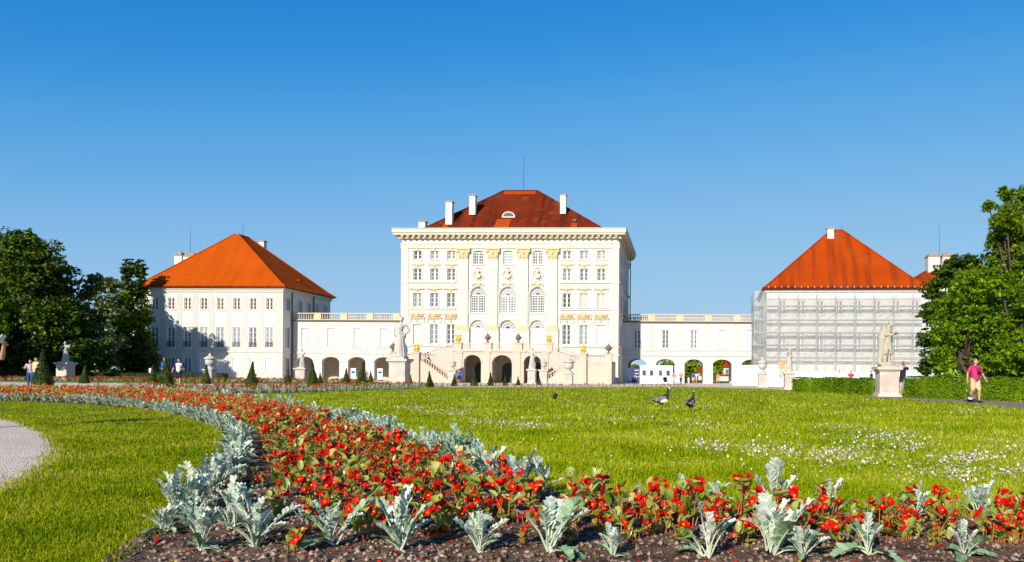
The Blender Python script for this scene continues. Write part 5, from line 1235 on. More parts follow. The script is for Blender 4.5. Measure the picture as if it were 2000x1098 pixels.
# ------------------------------------------------------------------ statues
def figure_mesh(kind, mirror=1):
    """a draped standing figure 2 m tall; mirror flips it"""
    b = MB(); m = mirror
    def V_(x, y, z): return (x * m, y, z)
    head = ((.06, -.02, 1.86) if kind != 'reading' else (.13, -.12, 1.80)); sh_l = (-.22, 0, 1.62); sh_r = (.24, .02, 1.58)
    b.ball(V_(*head), (.10, .115, .135), 14, 10); b.ball(V_(head[0], head[1] + .04, head[2] + .05), (.115, .12, .11), 10, 8); b.ball(V_(head[0] + .02, head[1] - .11, head[2] - .02), (.02, .03, .04), 6, 5)
    cap_(b, V_(.04, 0, 1.62), V_(*head), .065, .06)
    chain(b, [V_(-.04, 0, 1.0), V_(-.01, 0, 1.25), V_(.0, 0, 1.48)], [.17, .145, .175], 12)
    cap_(b, V_(0, 0, 1.52), V_(*sh_l), .13, .085); cap_(b, V_(0, 0, 1.52), V_(*sh_r), .13, .085)
    kl, al = (-.14, -.10, .56), (-.15, -.02, .10); kr, ar = (.12, -.02, .54), (.13, .02, .08)
    chain(b, [V_(-.10, 0, .98), V_(*kl), V_(*al)], [.135, .085, .06]); chain(b, [V_(.08, 0, .98), V_(*kr), V_(*ar)], [.14, .09, .062])
    for a in (al, ar): cap_(b, V_(a[0], a[1] + .03, .05), V_(a[0] - .02, a[1] - .16, .04), .05, .035)
    if kind == 'akimbo':
        chain(b, [V_(*sh_r), V_(.44, .06, 1.34), V_(.24, -.06, 1.10)], [.075, .06, .05]); chain(b, [V_(*sh_l), V_(-.30, -.04, 1.32), V_(-.26, -.18, 1.12)], [.075, .06, .05])
        b.ball(V_(.2, -.08, 1.08), .055); b.ball(V_(-.25, -.2, 1.08), .055); drape = 1
    elif kind == 'reading':
        chain(b, [V_(*sh_r), V_(.34, -.14, 1.36), V_(.20, -.34, 1.40)], [.075, .06, .048]); chain(b, [V_(*sh_l), V_(-.24, -.10, 1.30), V_(.06, -.26, 1.30)], [.075, .06, .048])
        b.ball(V_(.2, -.38, 1.42), .06); b.ball(V_(.08, -.28, 1.32), .06); drape = .6
        chain(b, [V_(-.14, .08, 1.60), V_(-.22, .08, 1.15), V_(-.24, .12, .6), V_(-.34, .12, .08)], [.14, .19, .15, .11])       # cloak falling to the ground
    else:
        chain(b, [V_(*sh_r), V_(.38, .0, 1.34), V_(.44, -.16, 1.14)], [.075, .06, .05]); chain(b, [V_(*sh_l), V_(-.32, -.12, 1.42), V_(-.40, -.26, 1.62)], [.075, .06, .05])
        b.ball(V_(.45, -.19, 1.09), .055); b.ball(V_(-.42, -.28, 1.67), .055); drape = .9
    rng = random.Random(5)
    n = int(13 * drape)                                                 # folds of the robe
    for k in range(n):
        w = -PI * .95 + 1.9 * PI * k / max(1, n - 1) + PI / 2; r0 = .17; r1 = .27 + rng.uniform(-.03, .05)
        zb = .03 if drape > .8 else (.05 if math.sin(w) > -.2 else .45)
        b.tube([V_(r0 * math.cos(w) * .95, r0 * math.sin(w) * .8, 1.12), V_(r0 * 1.2 * math.cos(w + .15), r0 * 1.1 * math.sin(w + .15), .7), V_(r1 * math.cos(w + .22), r1 * math.sin(w + .22) * .85, zb)], [.04, .05, .045], 7)
    if drape > .8: b.lathe([(.17, 0), (.21, .05), (.16, .6), (.15, 1.1)], 12, 0, 0, .02)
    for k in range(4): b.tube([V_(-.24, -.10 + .02 * k, 1.56 - .05 * k), V_(-.02, -.19, 1.34 - .06 * k), V_(.22, -.08, 1.16 - .05 * k), V_(.24, .1, 1.12 - .05 * k)], .04, 7)   # sash across the body
    b.lathe([(.36, 0), (.36, .05), (.30, .10)], 10)
    b.ball(V_(.2, .16, .3), (.13, .13, .34), 10, 8)                      # tree stump support
    return finish(fuse(b, .022, 2), 'figure', 'marble')
FIG = {k: figure_mesh(*k) for k in (('akimbo', 1), ('reading', 1), ('raised', 1), ('raised', -1))}
def pedestal(R, w, h, mat, cap='ped_stone'):
    m = MB(); m.box(-w * .62, w * .62, -w * .62, w * .62, -.3, h * .07); m.box(-w * .57, w * .57, -w * .57, w * .57, h * .07, h * .12); m.build('pedestal_foot', cap, R)
    m = MB(); m.box(-w / 2, w / 2, -w / 2, w / 2, h * .12, h * .86); m.build('pedestal_shaft', mat, R)
    m = MB(); a = w * .40; z0, z1 = h * .2, h * .79; t = .03
    m.box(-a, a, -w / 2 - .022, -w / 2, z0, z1); m.build('panel', mat, R)
    m = MB(); m.box(-w * .56, w * .56, -w * .56, w * .56, h * .86, h * .91); m.box(-w * .66, w * .66, -w * .66, w * .66, h * .91, h); m.build('pedestal_cornice', cap, R)
def statue(label, u, v, Y, ped_px, fig_px, w_px, fig, rz=0, mat='ped_pink', stone='marble'):
    p = at(u, v, Y); s = Y / F; R = empty('garden_statue', (p.x, Y, gzf(Y))); z = gzf(Y)
    tag(R, label, 'statue', 'stone statues on pedestals')
    h = at(u, v - ped_px, Y).z - z; pedestal(R, w_px * s, h, mat); H = fig_px * s
    m = MB(); m.box(-w_px * s * .40, w_px * s * .40, -w_px * s * .40, w_px * s * .40, h, h + H * .05); m.build('plinth', stone, R)
    f = put('figure', FIG[fig], R, (0, 0, h + H * .05), rz, H * .95 / 2.0)
    if stone != 'marble': f.data.materials[0] = M[stone]
    return R
statue('big stone statue with arm akimbo on tall pink pedestal', 781, 755, 55, 54, 84, 31, ('akimbo', 1), .15)
statue('weathered cloaked statue looking down on pink marble pedestal before hedge', 1732, 775, 38.9, 58, 92, 36, ('reading', 1), .55, stone='marble_old')
statue('small pale statue on pink pedestal at end of the hedge', 1541, 760, 57.4, 33, 47, 18, ('raised', 1), .6)
statue('small white statue with raised arms before first gallery arch', 590, 749, 90, 30, 38, 19, ('raised', -1), 0)
statue('white statue on white pedestal in front of the dark hedge', 128, 740, 85, 32, 42, 22, ('raised', -1), .5, 'ped_stone')
statue('slim white statue standing before the third staircase arch', 1039, 749, 90, 28, 42, 15, ('raised', 1), -.3)
def garden_urn(label, u, Y, v_top, v_ped, w_px, v_base):
    s = Y / F; z = gzf(Y); p = at(u, v_base, Y); R = empty('garden_urn', (p.x, Y, z)); tag(R, label, 'urn', 'stone urns on pedestals')
    h = at(u, v_ped, Y).z - z; H = at(u, v_top, Y).z - z - h; pedestal(R, w_px * s, h, 'ped_pink'); k = H / 1.42; m = MB()
    m.lathe([(r * k, q * k) for r, q in [(.36, 0), (.36, .08), (.22, .14), (.15, .24), (.18, .30), (.34, .40), (.40, .52), (.40, .88)]], 16); m.build('vase_body', 'marble', R, (0, 0, h), True)
    m = MB(); m.lathe([(r * k, q * k) for r, q in [(.40, .88), (.50, .90), (.52, .97), (.44, 1.02), (.30, 1.12), (.16, 1.18), (.10, 1.22), (.14, 1.30), (.08, 1.38), (.01, 1.42)]], 16); m.build('lid', 'ped_stone', R, (0, 0, h), True)
    return R
garden_urn('stone urn on pedestal in front of the orange-roofed pavilion', 410, 85, 690, 721, 16, 741)
garden_urn('stone urn on pink pedestal before the right stair flight', 1111, 85, 696, 729, 15, 751)
garden_urn('stone urn on pink pedestal in front of the white hoarding', 1489, 75, 698, 728, 16, 754)
garden_urn('stone urn on the stair foot pier beside first arch', 884, 101.7, 701, 722, 15, 750)
garden_urn('stone urn on the stair foot pier beside third arch', 1062, 101.7, 701, 722, 15, 750)

# ------------------------------------------------------------------ geese and crow
M['feather_black'] = mat_plain('black_feathers', (.012, .011, .013), .55)
M['feather_grey'] = mat_mottle('barred_grey_feathers', (.06, .055, .06), (.26, .24, .25), 14, .7, stretch=(.6, 3, 1))
M['feather_white'] = mat_plain('white_feathers', (.72, .68, .62), .8)
def goose(label, u, v, H, rz, turn=0.0, side=1):
    x, y = gr(u, v); R = empty('goose', (x, y, gzf(y)), rz); tag(R, label, 'goose', 'barnacle geese on the lawn'); k = H / .66
    # facing +x; neck upright
    b = MB(); b.ball((0, 0, .27 * k), (.21 * k, .115 * k, .115 * k), 14, 10, Matrix.Rotation(-.25, 3, 'Y')); b.ball((.11 * k, 0, .31 * k), (.12 * k, .10 * k, .12 * k), 12, 8)
    chain(b, [(-.14 * k, 0, .25 * k), (-.30 * k, 0, .24 * k)], [.075 * k, .02 * k])
    chain(b, [(.15 * k, 0, .34 * k), (.19 * k, 0, .45 * k), (.20 * k, 0, .56 * k), (.22 * k, 0, .61 * k)], [.075 * k, .045 * k, .036 * k, .042 * k])
    for s in (-1, 1):                                                  # thighs, hocks, shanks and webbed feet
        fx = .05 * k if s > 0 else -.04 * k
        chain(b, [(.0, s * .05 * k, .20 * k), (fx - .02 * k, s * .05 * k, .12 * k)], [.05 * k, .02 * k])
        chain(b, [(fx - .02 * k, s * .05 * k, .12 * k), (fx, s * .05 * k, .02 * k)], [.014 * k, .011 * k]); chain(b, [(fx, s * .05 * k, .014 * k), (fx + .07 * k, s * .05 * k, .010 * k)], [.012 * k, .022 * k])
    put('body', finish(fuse(b, .011, 2), 'body', 'feather_black'), R)
    for s in (-1, 1):
        w = MB(); w.ball((-.03 * k, s * .085 * k, .29 * k), (.21 * k, .045 * k, .085 * k), 12, 8, Matrix.Rotation(-.22, 3, 'Y')); w.ball((-.20 * k, s * .05 * k, .275 * k), (.13 * k, .03 * k, .04 * k), 8, 6); put('wing', finish(fuse(w, .011, 2), 'wing', 'feather_grey'), R)
        w = MB(); w.ball((.05 * k, s * .075 * k, .235 * k), (.15 * k, .055 * k, .075 * k), 12, 8); put('flank', finish(fuse(w, .011, 2), 'flank', 'feather_white'), R)
    f = MB(); f.ball((.245 * k, 0, .622 * k), (.042 * k, .040 * k, .040 * k), 10, 8); f.build('white_face', 'feather_white', R, smooth=True)
    f = MB(); f.tube([(.275 * k, 0, .618 * k), (.325 * k, 0, .605 * k)], [.018 * k, .006 * k], 8); f.build('bill', 'feather_black', R)
    for s in (-1, 1): f = MB(); f.ball((.262 * k, s * .036 * k, .632 * k), .008 * k, 6, 5); f.build('eye', 'feather_black', R)
    return R
goose('barnacle goose walking with its head turned to the right', 1292, 797, .64, .15)
goose('barnacle goose standing with its back to the viewer', 1349, 804, .58, 1.15)
goose('barnacle goose on the path at the feet of the man in pink', 1898, 787, .50, 2.6)
x, y = gr(1084, 783); R = empty('crow', (x, y, 0), .9); tag(R, 'black crow standing alone on the lawn', 'crow')
b = MB(); b.ball((0, 0, .17), (.10, .07, .085), 12, 8, Matrix.Rotation(-.9, 3, 'Y')); b.ball((.04, 0, .245), (.05, .045, .045), 10, 8); chain(b, [(-.05, 0, .12), (-.12, 0, .03)], [.04, .02])
for s in (-1, 1): chain(b, [(0, s * .025, .12), (.0, s * .025, .0)], [.02, .008]); chain(b, [(0, s * .025, .006), (.045, s * .03, .006)], [.008, .006])
put('body', finish(fuse(b, .009, 2), 'body', 'feather_black'), R); b = MB(); b.tube([(.08, 0, .245), (.125, 0, .235)], [.014, .004], 8); b.build('bill', 'feather_black', R)
for s in (-1, 1): b = MB(); b.ball((-.01, s * .06, .165), (.10, .02, .055), 10, 6, Matrix.Rotation(-.9, 3, 'Y')); b.build('wing', 'feather_black', R, smooth=True)

# ------------------------------------------------------------------ building site: cabins, hoardings, scaffold
M['cabin'] = mat_plain('cabin_white', (.66, .66, .66), .45, .4, var=.04)
M['cabin_blue'] = mat_plain('container_blue', (.018, .035, .13), .5, .4)
M['sign_white'] = mat_plain('sign_white', (.68, .70, .74), .6, var=.05)
M['sign_red'] = mat_plain('sign_red', (.55, .05, .04), .6)
M['steel'] = mat_plain('scaffold_steel', (.30, .31, .32), .45, .5, .5)
M['deck'] = mat_mottle('scaffold_planks', (.26, .23, .20), (.42, .39, .36), 4)
M['ply'] = mat_mottle('plywood', (.50, .30, .12), (.62, .40, .18), 2)
def mat_net(name):
    m, nt, b = nodes_of(name); tr = nt.nodes.new('ShaderNodeBsdfTransparent'); ms = nt.nodes.new('ShaderNodeMixShader'); tl = nt.nodes.new('ShaderNodeBsdfTranslucent')
    b.inputs['Base Color'].default_value = (.64, .65, .65, 1); b.inputs['Roughness'].default_value = .7; tl.inputs[0].default_value = (.55, .56, .57, 1)
    a = nt.nodes.new('ShaderNodeMixShader'); a.inputs[0].default_value = .3; nt.links.new(b.outputs[0], a.inputs[1]); nt.links.new(tl.outputs[0], a.inputs[2])
    f = ramp(nt, noise(nt, coord(nt, 'Object', (1, 1, .5)), .7, 5), [(.3, (.24, .24, .24)), (.7, (.50, .50, .50))])
    nt.links.new(f, ms.inputs[0]); nt.links.new(tr.outputs[0], ms.inputs[1]); nt.links.new(a.outputs[0], ms.inputs[2])
    nt.links.new(ms.outputs[0], nt.nodes['Material Output'].inputs['Surface']); return m
M['net'] = mat_net('scaffold_net')

def cabin():
    a = at(1249.5, 750, 107); b = at(1314, 714, 107); W = b.x - a.x; z = gzf(107); H = b.z - z
    R = empty('site_cabin', (a.x, 107, z)); tag(R, 'white flat-roofed site cabin with four small dark windows', 'cabin')
    m = MB(); m.box(0, W, 0, 2.5, .06, H - .1); m.build('wall', 'cabin', R)
    m = MB(); m.box(-.05, W + .05, -.05, 2.55, H - .1, H); m.build('roof', 'cabin', R); m = MB(); m.box(.1, W - .1, .1, 2.4, 0, .06); m.build('skid', 'iron', R)
    for fr in (.13, .36, .63, .86):
        m = MB(); m.box(-.24, .24, -.025, 0, 0, .72); w = m.build('window', 'iron', R, (W * fr, 0, H * .46))
        for s in (-.11, .11): q = MB(); q.box(s - .085, s + .085, -.03, -.025, .06, .66); q.build('pane', 'glass', w)
    m = MB(); m.box(-.3, .3, -.02, 0, 0, .02); m.build('lamp_bar', 'iron', R, (W * .4, 0, H - .2))
    # blue container in the shade
    a = at(1226, 750, 111); b = at(1250, 719, 111); W = b.x - a.x; z = gzf(111); H = b.z - z
    R = empty('container', (a.x, 111, z)); tag(R, 'dark blue container covered with white stickers in palace shade', 'container')
    m = MB(); m.box(0, W, 0, 2.4, .1, H); m.build('body', 'cabin_blue', R)
    def ribm(mb): mb.box(-.03, .03, -.03, 0, .2, H - .15)
    for k in range(12): shared('rib', 9, 'cabin_blue', ribm, R, (.08 + (W - .16) * k / 11, 0, 0))
    rng = random.Random(3)
    for (cx, cz, w, h, c) in ((.62, .86, .2, .12, 'w'), (.80, .86, .26, .14, 'w'), (.55, .72, .12, .12, 'r'), (.68, .64, .2, .16, 'w'), (.86, .66, .18, .12, 'w'), (.6, .48, .12, .2, 'w'), (.74, .44, .14, .18, 'w'), (.9, .46, .12, .18, 'w'), (.85, .3, .1, .1, 'r'), (.3, .2, .1, .1, 'w'), (.5, .3, .14, .06, 'w')):
        m = MB(); m.box(-w / 2, w / 2, -.045, -.032, -h / 2, h / 2); m.build('sticker', 'sign_white' if c == 'w' else 'sign_red', R, (W * cx, 0, H * cz))
    # folded pushchair by the cabin
    p = at(1300, 750, 104); R = empty('pushchair', (p.x, 104, gzf(104)), .3); tag(R, 'small dark pushchair parked in front of white cabin', 'pushchair')
    for x in (-.28, .28):
        for yy in (-.3, .3):
            m = MB(); m.tube([(x - .02, yy, .12), (x + .02, yy, .12)], .12, 12); m.build('wheel', 'iron', R)
    m = MB(); m.tube([(-.26, -.3, .12), (-.26, .3, .75), (-.26, .5, 1.0), (.26, .5, 1.0), (.26, .3, .75), (.26, -.3, .12)], .02, 6); m.build('frame', 'iron', R)
    m = MB(); m.prismx([(-.25, .35), (.2, .35), (.42, .85), (.30, .9), (.1, .5), (-.25, .48)], -.22, .22); m.build('seat', 'c_navy', R)
    m = MB(); m.prismx([(.42, .85), (.2, 1.02), (-.1, .98), (-.05, .9), (.3, .86)], -.23, .23); m.build('hood', 'c_navy', R)
cabin()
def hoarding(label, u0, u1, v0, Y, n, leanx=0):
    a = at(u0, v0, Y); b = at(u1, v0, Y); z = gzf(Y); H = a.z - z; W = (b.x - a.x) / n
    R = empty('site_hoarding', (a.x, Y, z)); tag(R, label, 'hoarding', 'white hoardings round the building site')
    def pan(mb): mb.box(.015, W - .015, -.03, .03, .03, H)
    def post(mb): mb.box(-.05, .05, .03, .13, 0, H - .05)
    for k in range(n):
        shared('panel', (round(W, 3), round(H, 3)), 'sign_white', pan, R, (W * k, .02 * (k % 2), 0)); shared('post', round(H, 3), 'steel', post, R, (W * k, 0, 0))
    return R
hoarding('tall white hoarding panels in front of last gallery arches', 1430, 1522, 713, 96, 6)
hoarding('lower white hoarding panels along the scaffold behind hedge', 1540, 1800, 725.5, 100, 14)
R = hoarding('short white barrier panels between urn and small statue', 1497, 1547, 738, 84, 3)
p = at(1520, 722, 108); m = MB(); q = at(1534, 707, 108); m.box(0, q.x - p.x, 0, .04, 0, q.z - p.z); m2 = MB(); m2.box(-.0, .08, .04, .12, -(p.z - gzf(108)), 0)
R = empty('plywood_screen', (p.x, 108, gzf(108))); tag(R, 'orange plywood sheet fixed low on the scaffold corner', 'board'); m.build('sheet', 'ply', R, (0, 0, p.z - gzf(108))); m2.build('post', 'ply', R, (0, 0, p.z - gzf(108)))
R = empty('small_notice', (*gr(294, 738)[:1], 86, gzf(86))); pp = at(294, 735, 86); R.location = (pp.x, 86, gzf(86)); tag(R, 'small white notice board on post by the left hedge', 'sign')
m = MB(); m.box(-.2, .2, -.02, .02, 1.0, 1.5); m.build('board', 'sign_white', R); m = MB(); m.box(-.1, .1, .021, .08, 0, 1.4); m.build('post', 'sign_white', R)
for k, u in enumerate((690, 742)):                                       # visitor notices inside the arcade
    p = at(u, 742, 119); R = empty('information_board', (p.x, 119, ZB)); tag(R, ['white information board standing in the third gallery arch', 'white information board standing in the fourth gallery arch'][k], 'sign', 'boards in the left arcade')
    m = MB(); m.box(-.42, .42, -.03, .03, .25, 2.0); m.build('board', 'sign_white', R); m = MB(); m.box(-.3, .3, -.035, -.03, 1.2, 1.55); m.build('blue_print', 'c_blue', R); m = MB(); m.box(-.42, .42, .03, .3, 0, .25); m.build('foot', 'iron', R)

def scaffold():
    """tube scaffold before the right pavilion and round its corner"""
    R = empty('scaffolding', (12.8, 116.0, -.42), -math.radians(2.5)); tag(R, 'grey tube scaffolding with decks wrapping the right pavilion front', 'scaffold')
    Z = lambda v: at(1640, v, 114.5).z + .42
    lv = [Z(v) for v in (701, 676, 651, 626, 599)]; top = Z(574); y0, y1 = -1.55, -.65
    xs = [-1.9, -.5] + [1.7 + 2.76 * k for k in range(9)]
    def std(mb): mb.tube([(0, 0, 0), (0, 0, top)], .045, 6)
    for x in xs:
        for y in (y0, y1): shared('standard', 1, 'steel', std, R, (x, y, 0))
    for z in lv:
        for y, dzs in ((y0, (0, 1.0)), (y1, (0,))):
            for dz in dzs: m = MB(); m.tube([(xs[0], y - .06, z + dz), (xs[-1], y - .06, z + dz)], .034, 6); m.build('ledger', 'steel', R)
        for a, b in zip(xs[:-1], xs[1:]):
            def dk(mb, w=b - a): mb.box(.04, w - .04, y0 + .05, y1 - .05, -.06, 0)
            shared('deck', round(b - a, 2), 'deck', dk, R, (a, 0, z))
        m = MB(); m.box(xs[0], xs[-1], y0 - .02, y0 + .01, z, z + .16); m.build('toe_board', 'deck', R)
    for k in (1, 4, 7):
        for i in range(len(lv) - 1):
            m = MB(); m.tube([(xs[k], y0 - .1, lv[i]), (xs[k + 1], y0 - .1, lv[i + 1])], .028, 6); m.build('brace', 'steel', R)
    for j in range(1, 4):                                              # return round the corner
        for x in (-1.9, -.5): shared('standard', 1, 'steel', std, R, (x, y1 + 2.6 * j, 0))
    for z in lv:
        for x in (-1.95, -.45): m = MB(); m.tube([(x, y0, z + .05), (x, y1 + 7.8, z + .05)], .034, 6); m.build('ledger', 'steel', R)
        m = MB(); m.box(-1.85, -.55, y1, y1 + 7.8, z - .06, z); m.build('deck', 'deck', R)
    # ladder bay
    for i in range(len(lv) - 1):
        m = MB()
        for s in (-.2, .2): m.tube([(-1.2 + s, -1.3, lv[i]), (-1.2 + s, -.8, lv[i + 1])], .025, 6)
        for q in range(8): t = (q + .5) / 8; m.tube([(-1.4, -1.3 + .5 * t, lv[i] + (lv[i + 1] - lv[i]) * t), (-1.0, -1.3 + .5 * t, lv[i] + (lv[i + 1] - lv[i]) * t)], .018, 5)
        m.build('ladder', 'steel', R)
    # netting: one billowing sheet per bay
    def netm(w, h, seed):
        rng = np.random.default_rng(seed); nx, nz = 8, 24; mb = MB(); ph = rng.uniform(0, 6, 4)
        for j in range(nz + 1):
            for i in range(nx + 1):
                x = w * i / nx; z = h * j / nz; b = .07 * math.sin(PI * i / nx) * (1 + math.sin(z * 1.9 + ph[0])) + .02 * math.sin(5 * x + ph[1] + z)
                if j > nz - 4: b += .10 * math.sin(x * 4 + ph[2]) * (j - nz + 4) / 4
                mb.v.append((x, -b, z))
        for j in range(nz):
            for i in range(nx): a = j * (nx + 1) + i; mb.f.append((a, a + 1, a + nx + 2, a + nx + 1))
        return mb
    bays = [(-1.95, 1.7)] + [(1.7 + 2.76 * k, 1.7 + 2.76 * (k + 1)) for k in range(8)]
    for k, (a, b) in enumerate(bays): netm(b - a, top - .9, k).build('netting', 'net', R, (a, y0 - .12, 1.3), True)
    nn = netm(8.5, top - .9, 77).build('netting', 'net', R, (-2.02, y0 + 8.4, 1.3), True); nn.rotation_euler = (0, 0, -PI / 2)
scaffold()

# far things seen through the arches
M['far_wall'] = mat_wall('far_house_wall', (.60, .55, .48), (.5, .45, .4))
def far_house(label, u0, u1, v_eave, v_ridge, Y, roof=True, windows=2, v_base=748):
    a = at(u0, v_base, Y); b = at(u1, v_eave, Y); z = gzf(Y); W = b.x - a.x
    R = empty('far_house', (a.x, Y, z)); tag(R, label, 'building', 'little buildings beyond the arches')
    m = MB(); m.box(0, W, 0, 6, -.2, b.z - z); m.build('wall', 'far_wall', R)
    h = at(u0, v_ridge, Y).z - z; hip_roof(R, -.4, W + .4, -.4, 6.4, b.z - z, h, W * .3, W * .7, 2.5, 3.5, 'roof_red')
    for k in range(windows):
        m = MB(); m.box(-.35, .35, -.04, 0, 0, 1.1); m.build('window', 'glass', R, (W * (k + .5) / windows, 0, (b.z - z) * .5))
far_house('far red-roofed house behind the fourth open arch', 1413, 1440, 718, 704, 200)
far_house('tiny far pavilion seen at the edge of third open arch', 1364, 1373, 727, 718, 190, windows=1)
a = at(1404, 738, 170); b = at(1432, 733, 170); R = empty('garden_wall', (a.x, 170, ZB)); tag(R, 'low far wall with red tiled coping beyond the arches', 'wall')
m = MB(); m.box(0, b.x - a.x, 0, .4, 0, 1.15); m.build('masonry', 'far_wall', R); m = MB(); m.prismx([(-.15, 1.15), (.55, 1.15), (.2, 1.55)], -.1, b.x - a.x + .1); m.build('coping', 'roof_red', R)
# ------------------------------------------------------------------ flower bed
M['silver'] = mat_random('silver_leaves', [(.15, .25, .13), (.33, .43, .30), (.56, .61, .50), (.80, .80, .70)], .8, .05, .15, 5, .3)
M['silver_green'] = mat_random('grey_green_leaves', [(.12, .21, .10), (.22, .33, .18), (.34, .44, .28), (.46, .54, .38)], .75, .08, .15, 5, .3)
M['silver_stem'] = mat_plain('silver_stems', (.52, .56, .42), .8, .1)
M['beg_leaf'] = mat_random('begonia_leaves', [(.08, .15, .008), (.24, .33, .03), (.44, .48, .11), (.64, .52, .18)], .3, .45, .3, 6, .35)
M['beg_stem'] = mat_plain('begonia_stems', (.42, .13, .05), .5, .3, var=.4, scale=9)
M['beg_red'] = mat_random('begonia_blossoms', [(.42, .002, .003), (.66, .004, .004), (.82, .010, .006), (.88, .05, .015)], .5, .15, .3, 7, .3)
M['beg_eye'] = mat_plain('blossom_eye', (.75, .42, .02), .6)
FM = ['silver', 'silver_stem', 'beg_leaf', 'beg_stem', 'beg_red', 'beg_eye', 'silver_green']
class PM:
    """small plant pieces as (verts, faces, material index)"""
    def __init__(s): s.v = []; s.f = []; s.m = []
    def add(s, vs, fs, mi): n = len(s.v); s.v += [tuple(v) for v in vs]; s.f += [tuple(i + n for i in f) for f in fs]; s.m += [mi] * len(fs)
    def merge(s, o, mat): n = len(s.v); s.v += [tuple(mat @ Vector(v)) for v in o.v]; s.f += [tuple(i + n for i in f) for f in o.f]; s.m += o.m
    def tube(s, pts, rs, mi, seg=4):
        mb = MB(); mb.tube(pts, rs, seg, False); s.add(mb.v, mb.f, mi)
    def mesh(s, name, smooth=True):
        used = sorted(set(s.m)); me = bpy.data.meshes.new(name); me.from_pydata(s.v, [], s.f)
        for u in used: me.materials.append(M[FM[u]])
        me.polygons.foreach_set('material_index', [used.index(i) for i in s.m])
        if smooth: me.polygons.foreach_set('use_smooth', [True] * len(s.f))
        me.update(); return me
def bez(p0, p1, p2, t): return p0 * (1 - t) ** 2 + p1 * 2 * t * (1 - t) + p2 * t * t
def miller_leaf(rng, broad=False):
    """a felted stalk and a deeply cut feather-like blade; it grows outward along +x"""
    p = PM(); lean = rng.uniform(.03, .55) if not broad else rng.uniform(.35, 1.25)
    Ls = rng.uniform(.10, .17) if not broad else rng.uniform(.05, .13); Lb = rng.uniform(.10, .15) if not broad else rng.uniform(.09, .13)
    p0 = Vector((0, 0, 0)); d = Vector((math.sin(lean), 0, math.cos(lean))); p1 = p0 + d * Ls * .95 + Vector((0, 0, .035)); out = lean + rng.uniform(.1, .9)
    p2 = p0 + d * Ls + Vector((math.sin(out), 0, math.cos(out))) * Lb + Vector((0, rng.uniform(-.02, .02), .01))
    n = 12; c = [bez(p0, p1, p2, k / n) for k in range(n + 1)]
    p.tube([c[0], c[4], c[8]], [.0068, .005, .003], 1, 4)
    k0 = 5 if not broad else 3; tw = rng.uniform(-.5, .5); cup = rng.uniform(.2, .7); wk = rng.uniform(.75, 1.2); mi = 0 if not broad else 6; fat_ = rng.uniform(.0068, .0105) if not broad else .0125
    for k in range(k0, n):
        t = (k - k0) / (n - k0); a, b = c[k], c[k + 1]; tan = (b - a).normalized(); nor = Vector((-tan.z, 0, tan.x))
        w = (.008 + .034 * math.sin(PI * min(1, t * .72 + .16))) * wk
        p.add([a + Vector((0, -.0045, 0)), b + Vector((0, -.0045, 0)), b + Vector((0, .0045, 0)), a + Vector((0, .0045, 0))], [(0, 1, 2, 3)], mi)
        for sg in (-1, 1):
            ang = cup + sg * tw * .5 + rng.uniform(-.2, .2); side = (Vector((0, sg, 0)) * math.cos(ang) + nor * math.sin(ang)).normalized()
            L = w * rng.uniform(.75, 1.25); m = a.lerp(b, .3); hwid = fat_
            ax = (side + tan * rng.uniform(.5, .9)).normalized(); pr = (tan - ax * tan.dot(ax)).normalized()
            e = m + ax * L
            p.add([m - pr * hwid * .7, m + ax * L * .62 - pr * hwid * 1.25, e - pr * hwid * .5, e + pr * hwid * .6, m + ax * L * .6 + pr * hwid * 1.25, m + pr * hwid * .7], [(0, 1, 4, 5), (1, 2, 3, 4)], mi)
    a = c[n]; tan = (c[n] - c[n - 1]).normalized(); sd = Vector((0, 1, 0))
    p.add([a - tan * .012 - sd * .006, a - sd * .013 + tan * .004, a + tan * .018, a + sd * .013 + tan * .004, a - tan * .012 + sd * .006], [(0, 1, 2, 3, 4)], mi)
    return p
def beg_leaf(rng, r=.036):
    """a waxy cupped leaf"""
    p = PM(); n = 9; cup = rng.uniform(.25, 1.0); fold = rng.uniform(-.2, .6); vs = [Vector((r * .7, 0, 0))]
    for ring in (.55, 1.0):
        for k in range(n):
            w = 2 * PI * k / n; rr = r * ring * (1 + .14 * math.cos(w) + rng.uniform(-.05, .05) * ring)
            x = rr * math.cos(w) * 1.3 + r * .8; y = rr * .78 * math.sin(w); z = cup * r * .55 * ring * ring + fold * abs(y) * .5 - .18 * r * ((x / r - .6) ** 2)
            vs.append(Vector((x, y, z)))
    p.add(vs, [(0, k + 1, (k + 1) % n + 1) for k in range(n)] + [(k + 1, n + k + 1, n + (k + 1) % n + 1, (k + 1) % n + 1) for k in range(n)], 2); return p
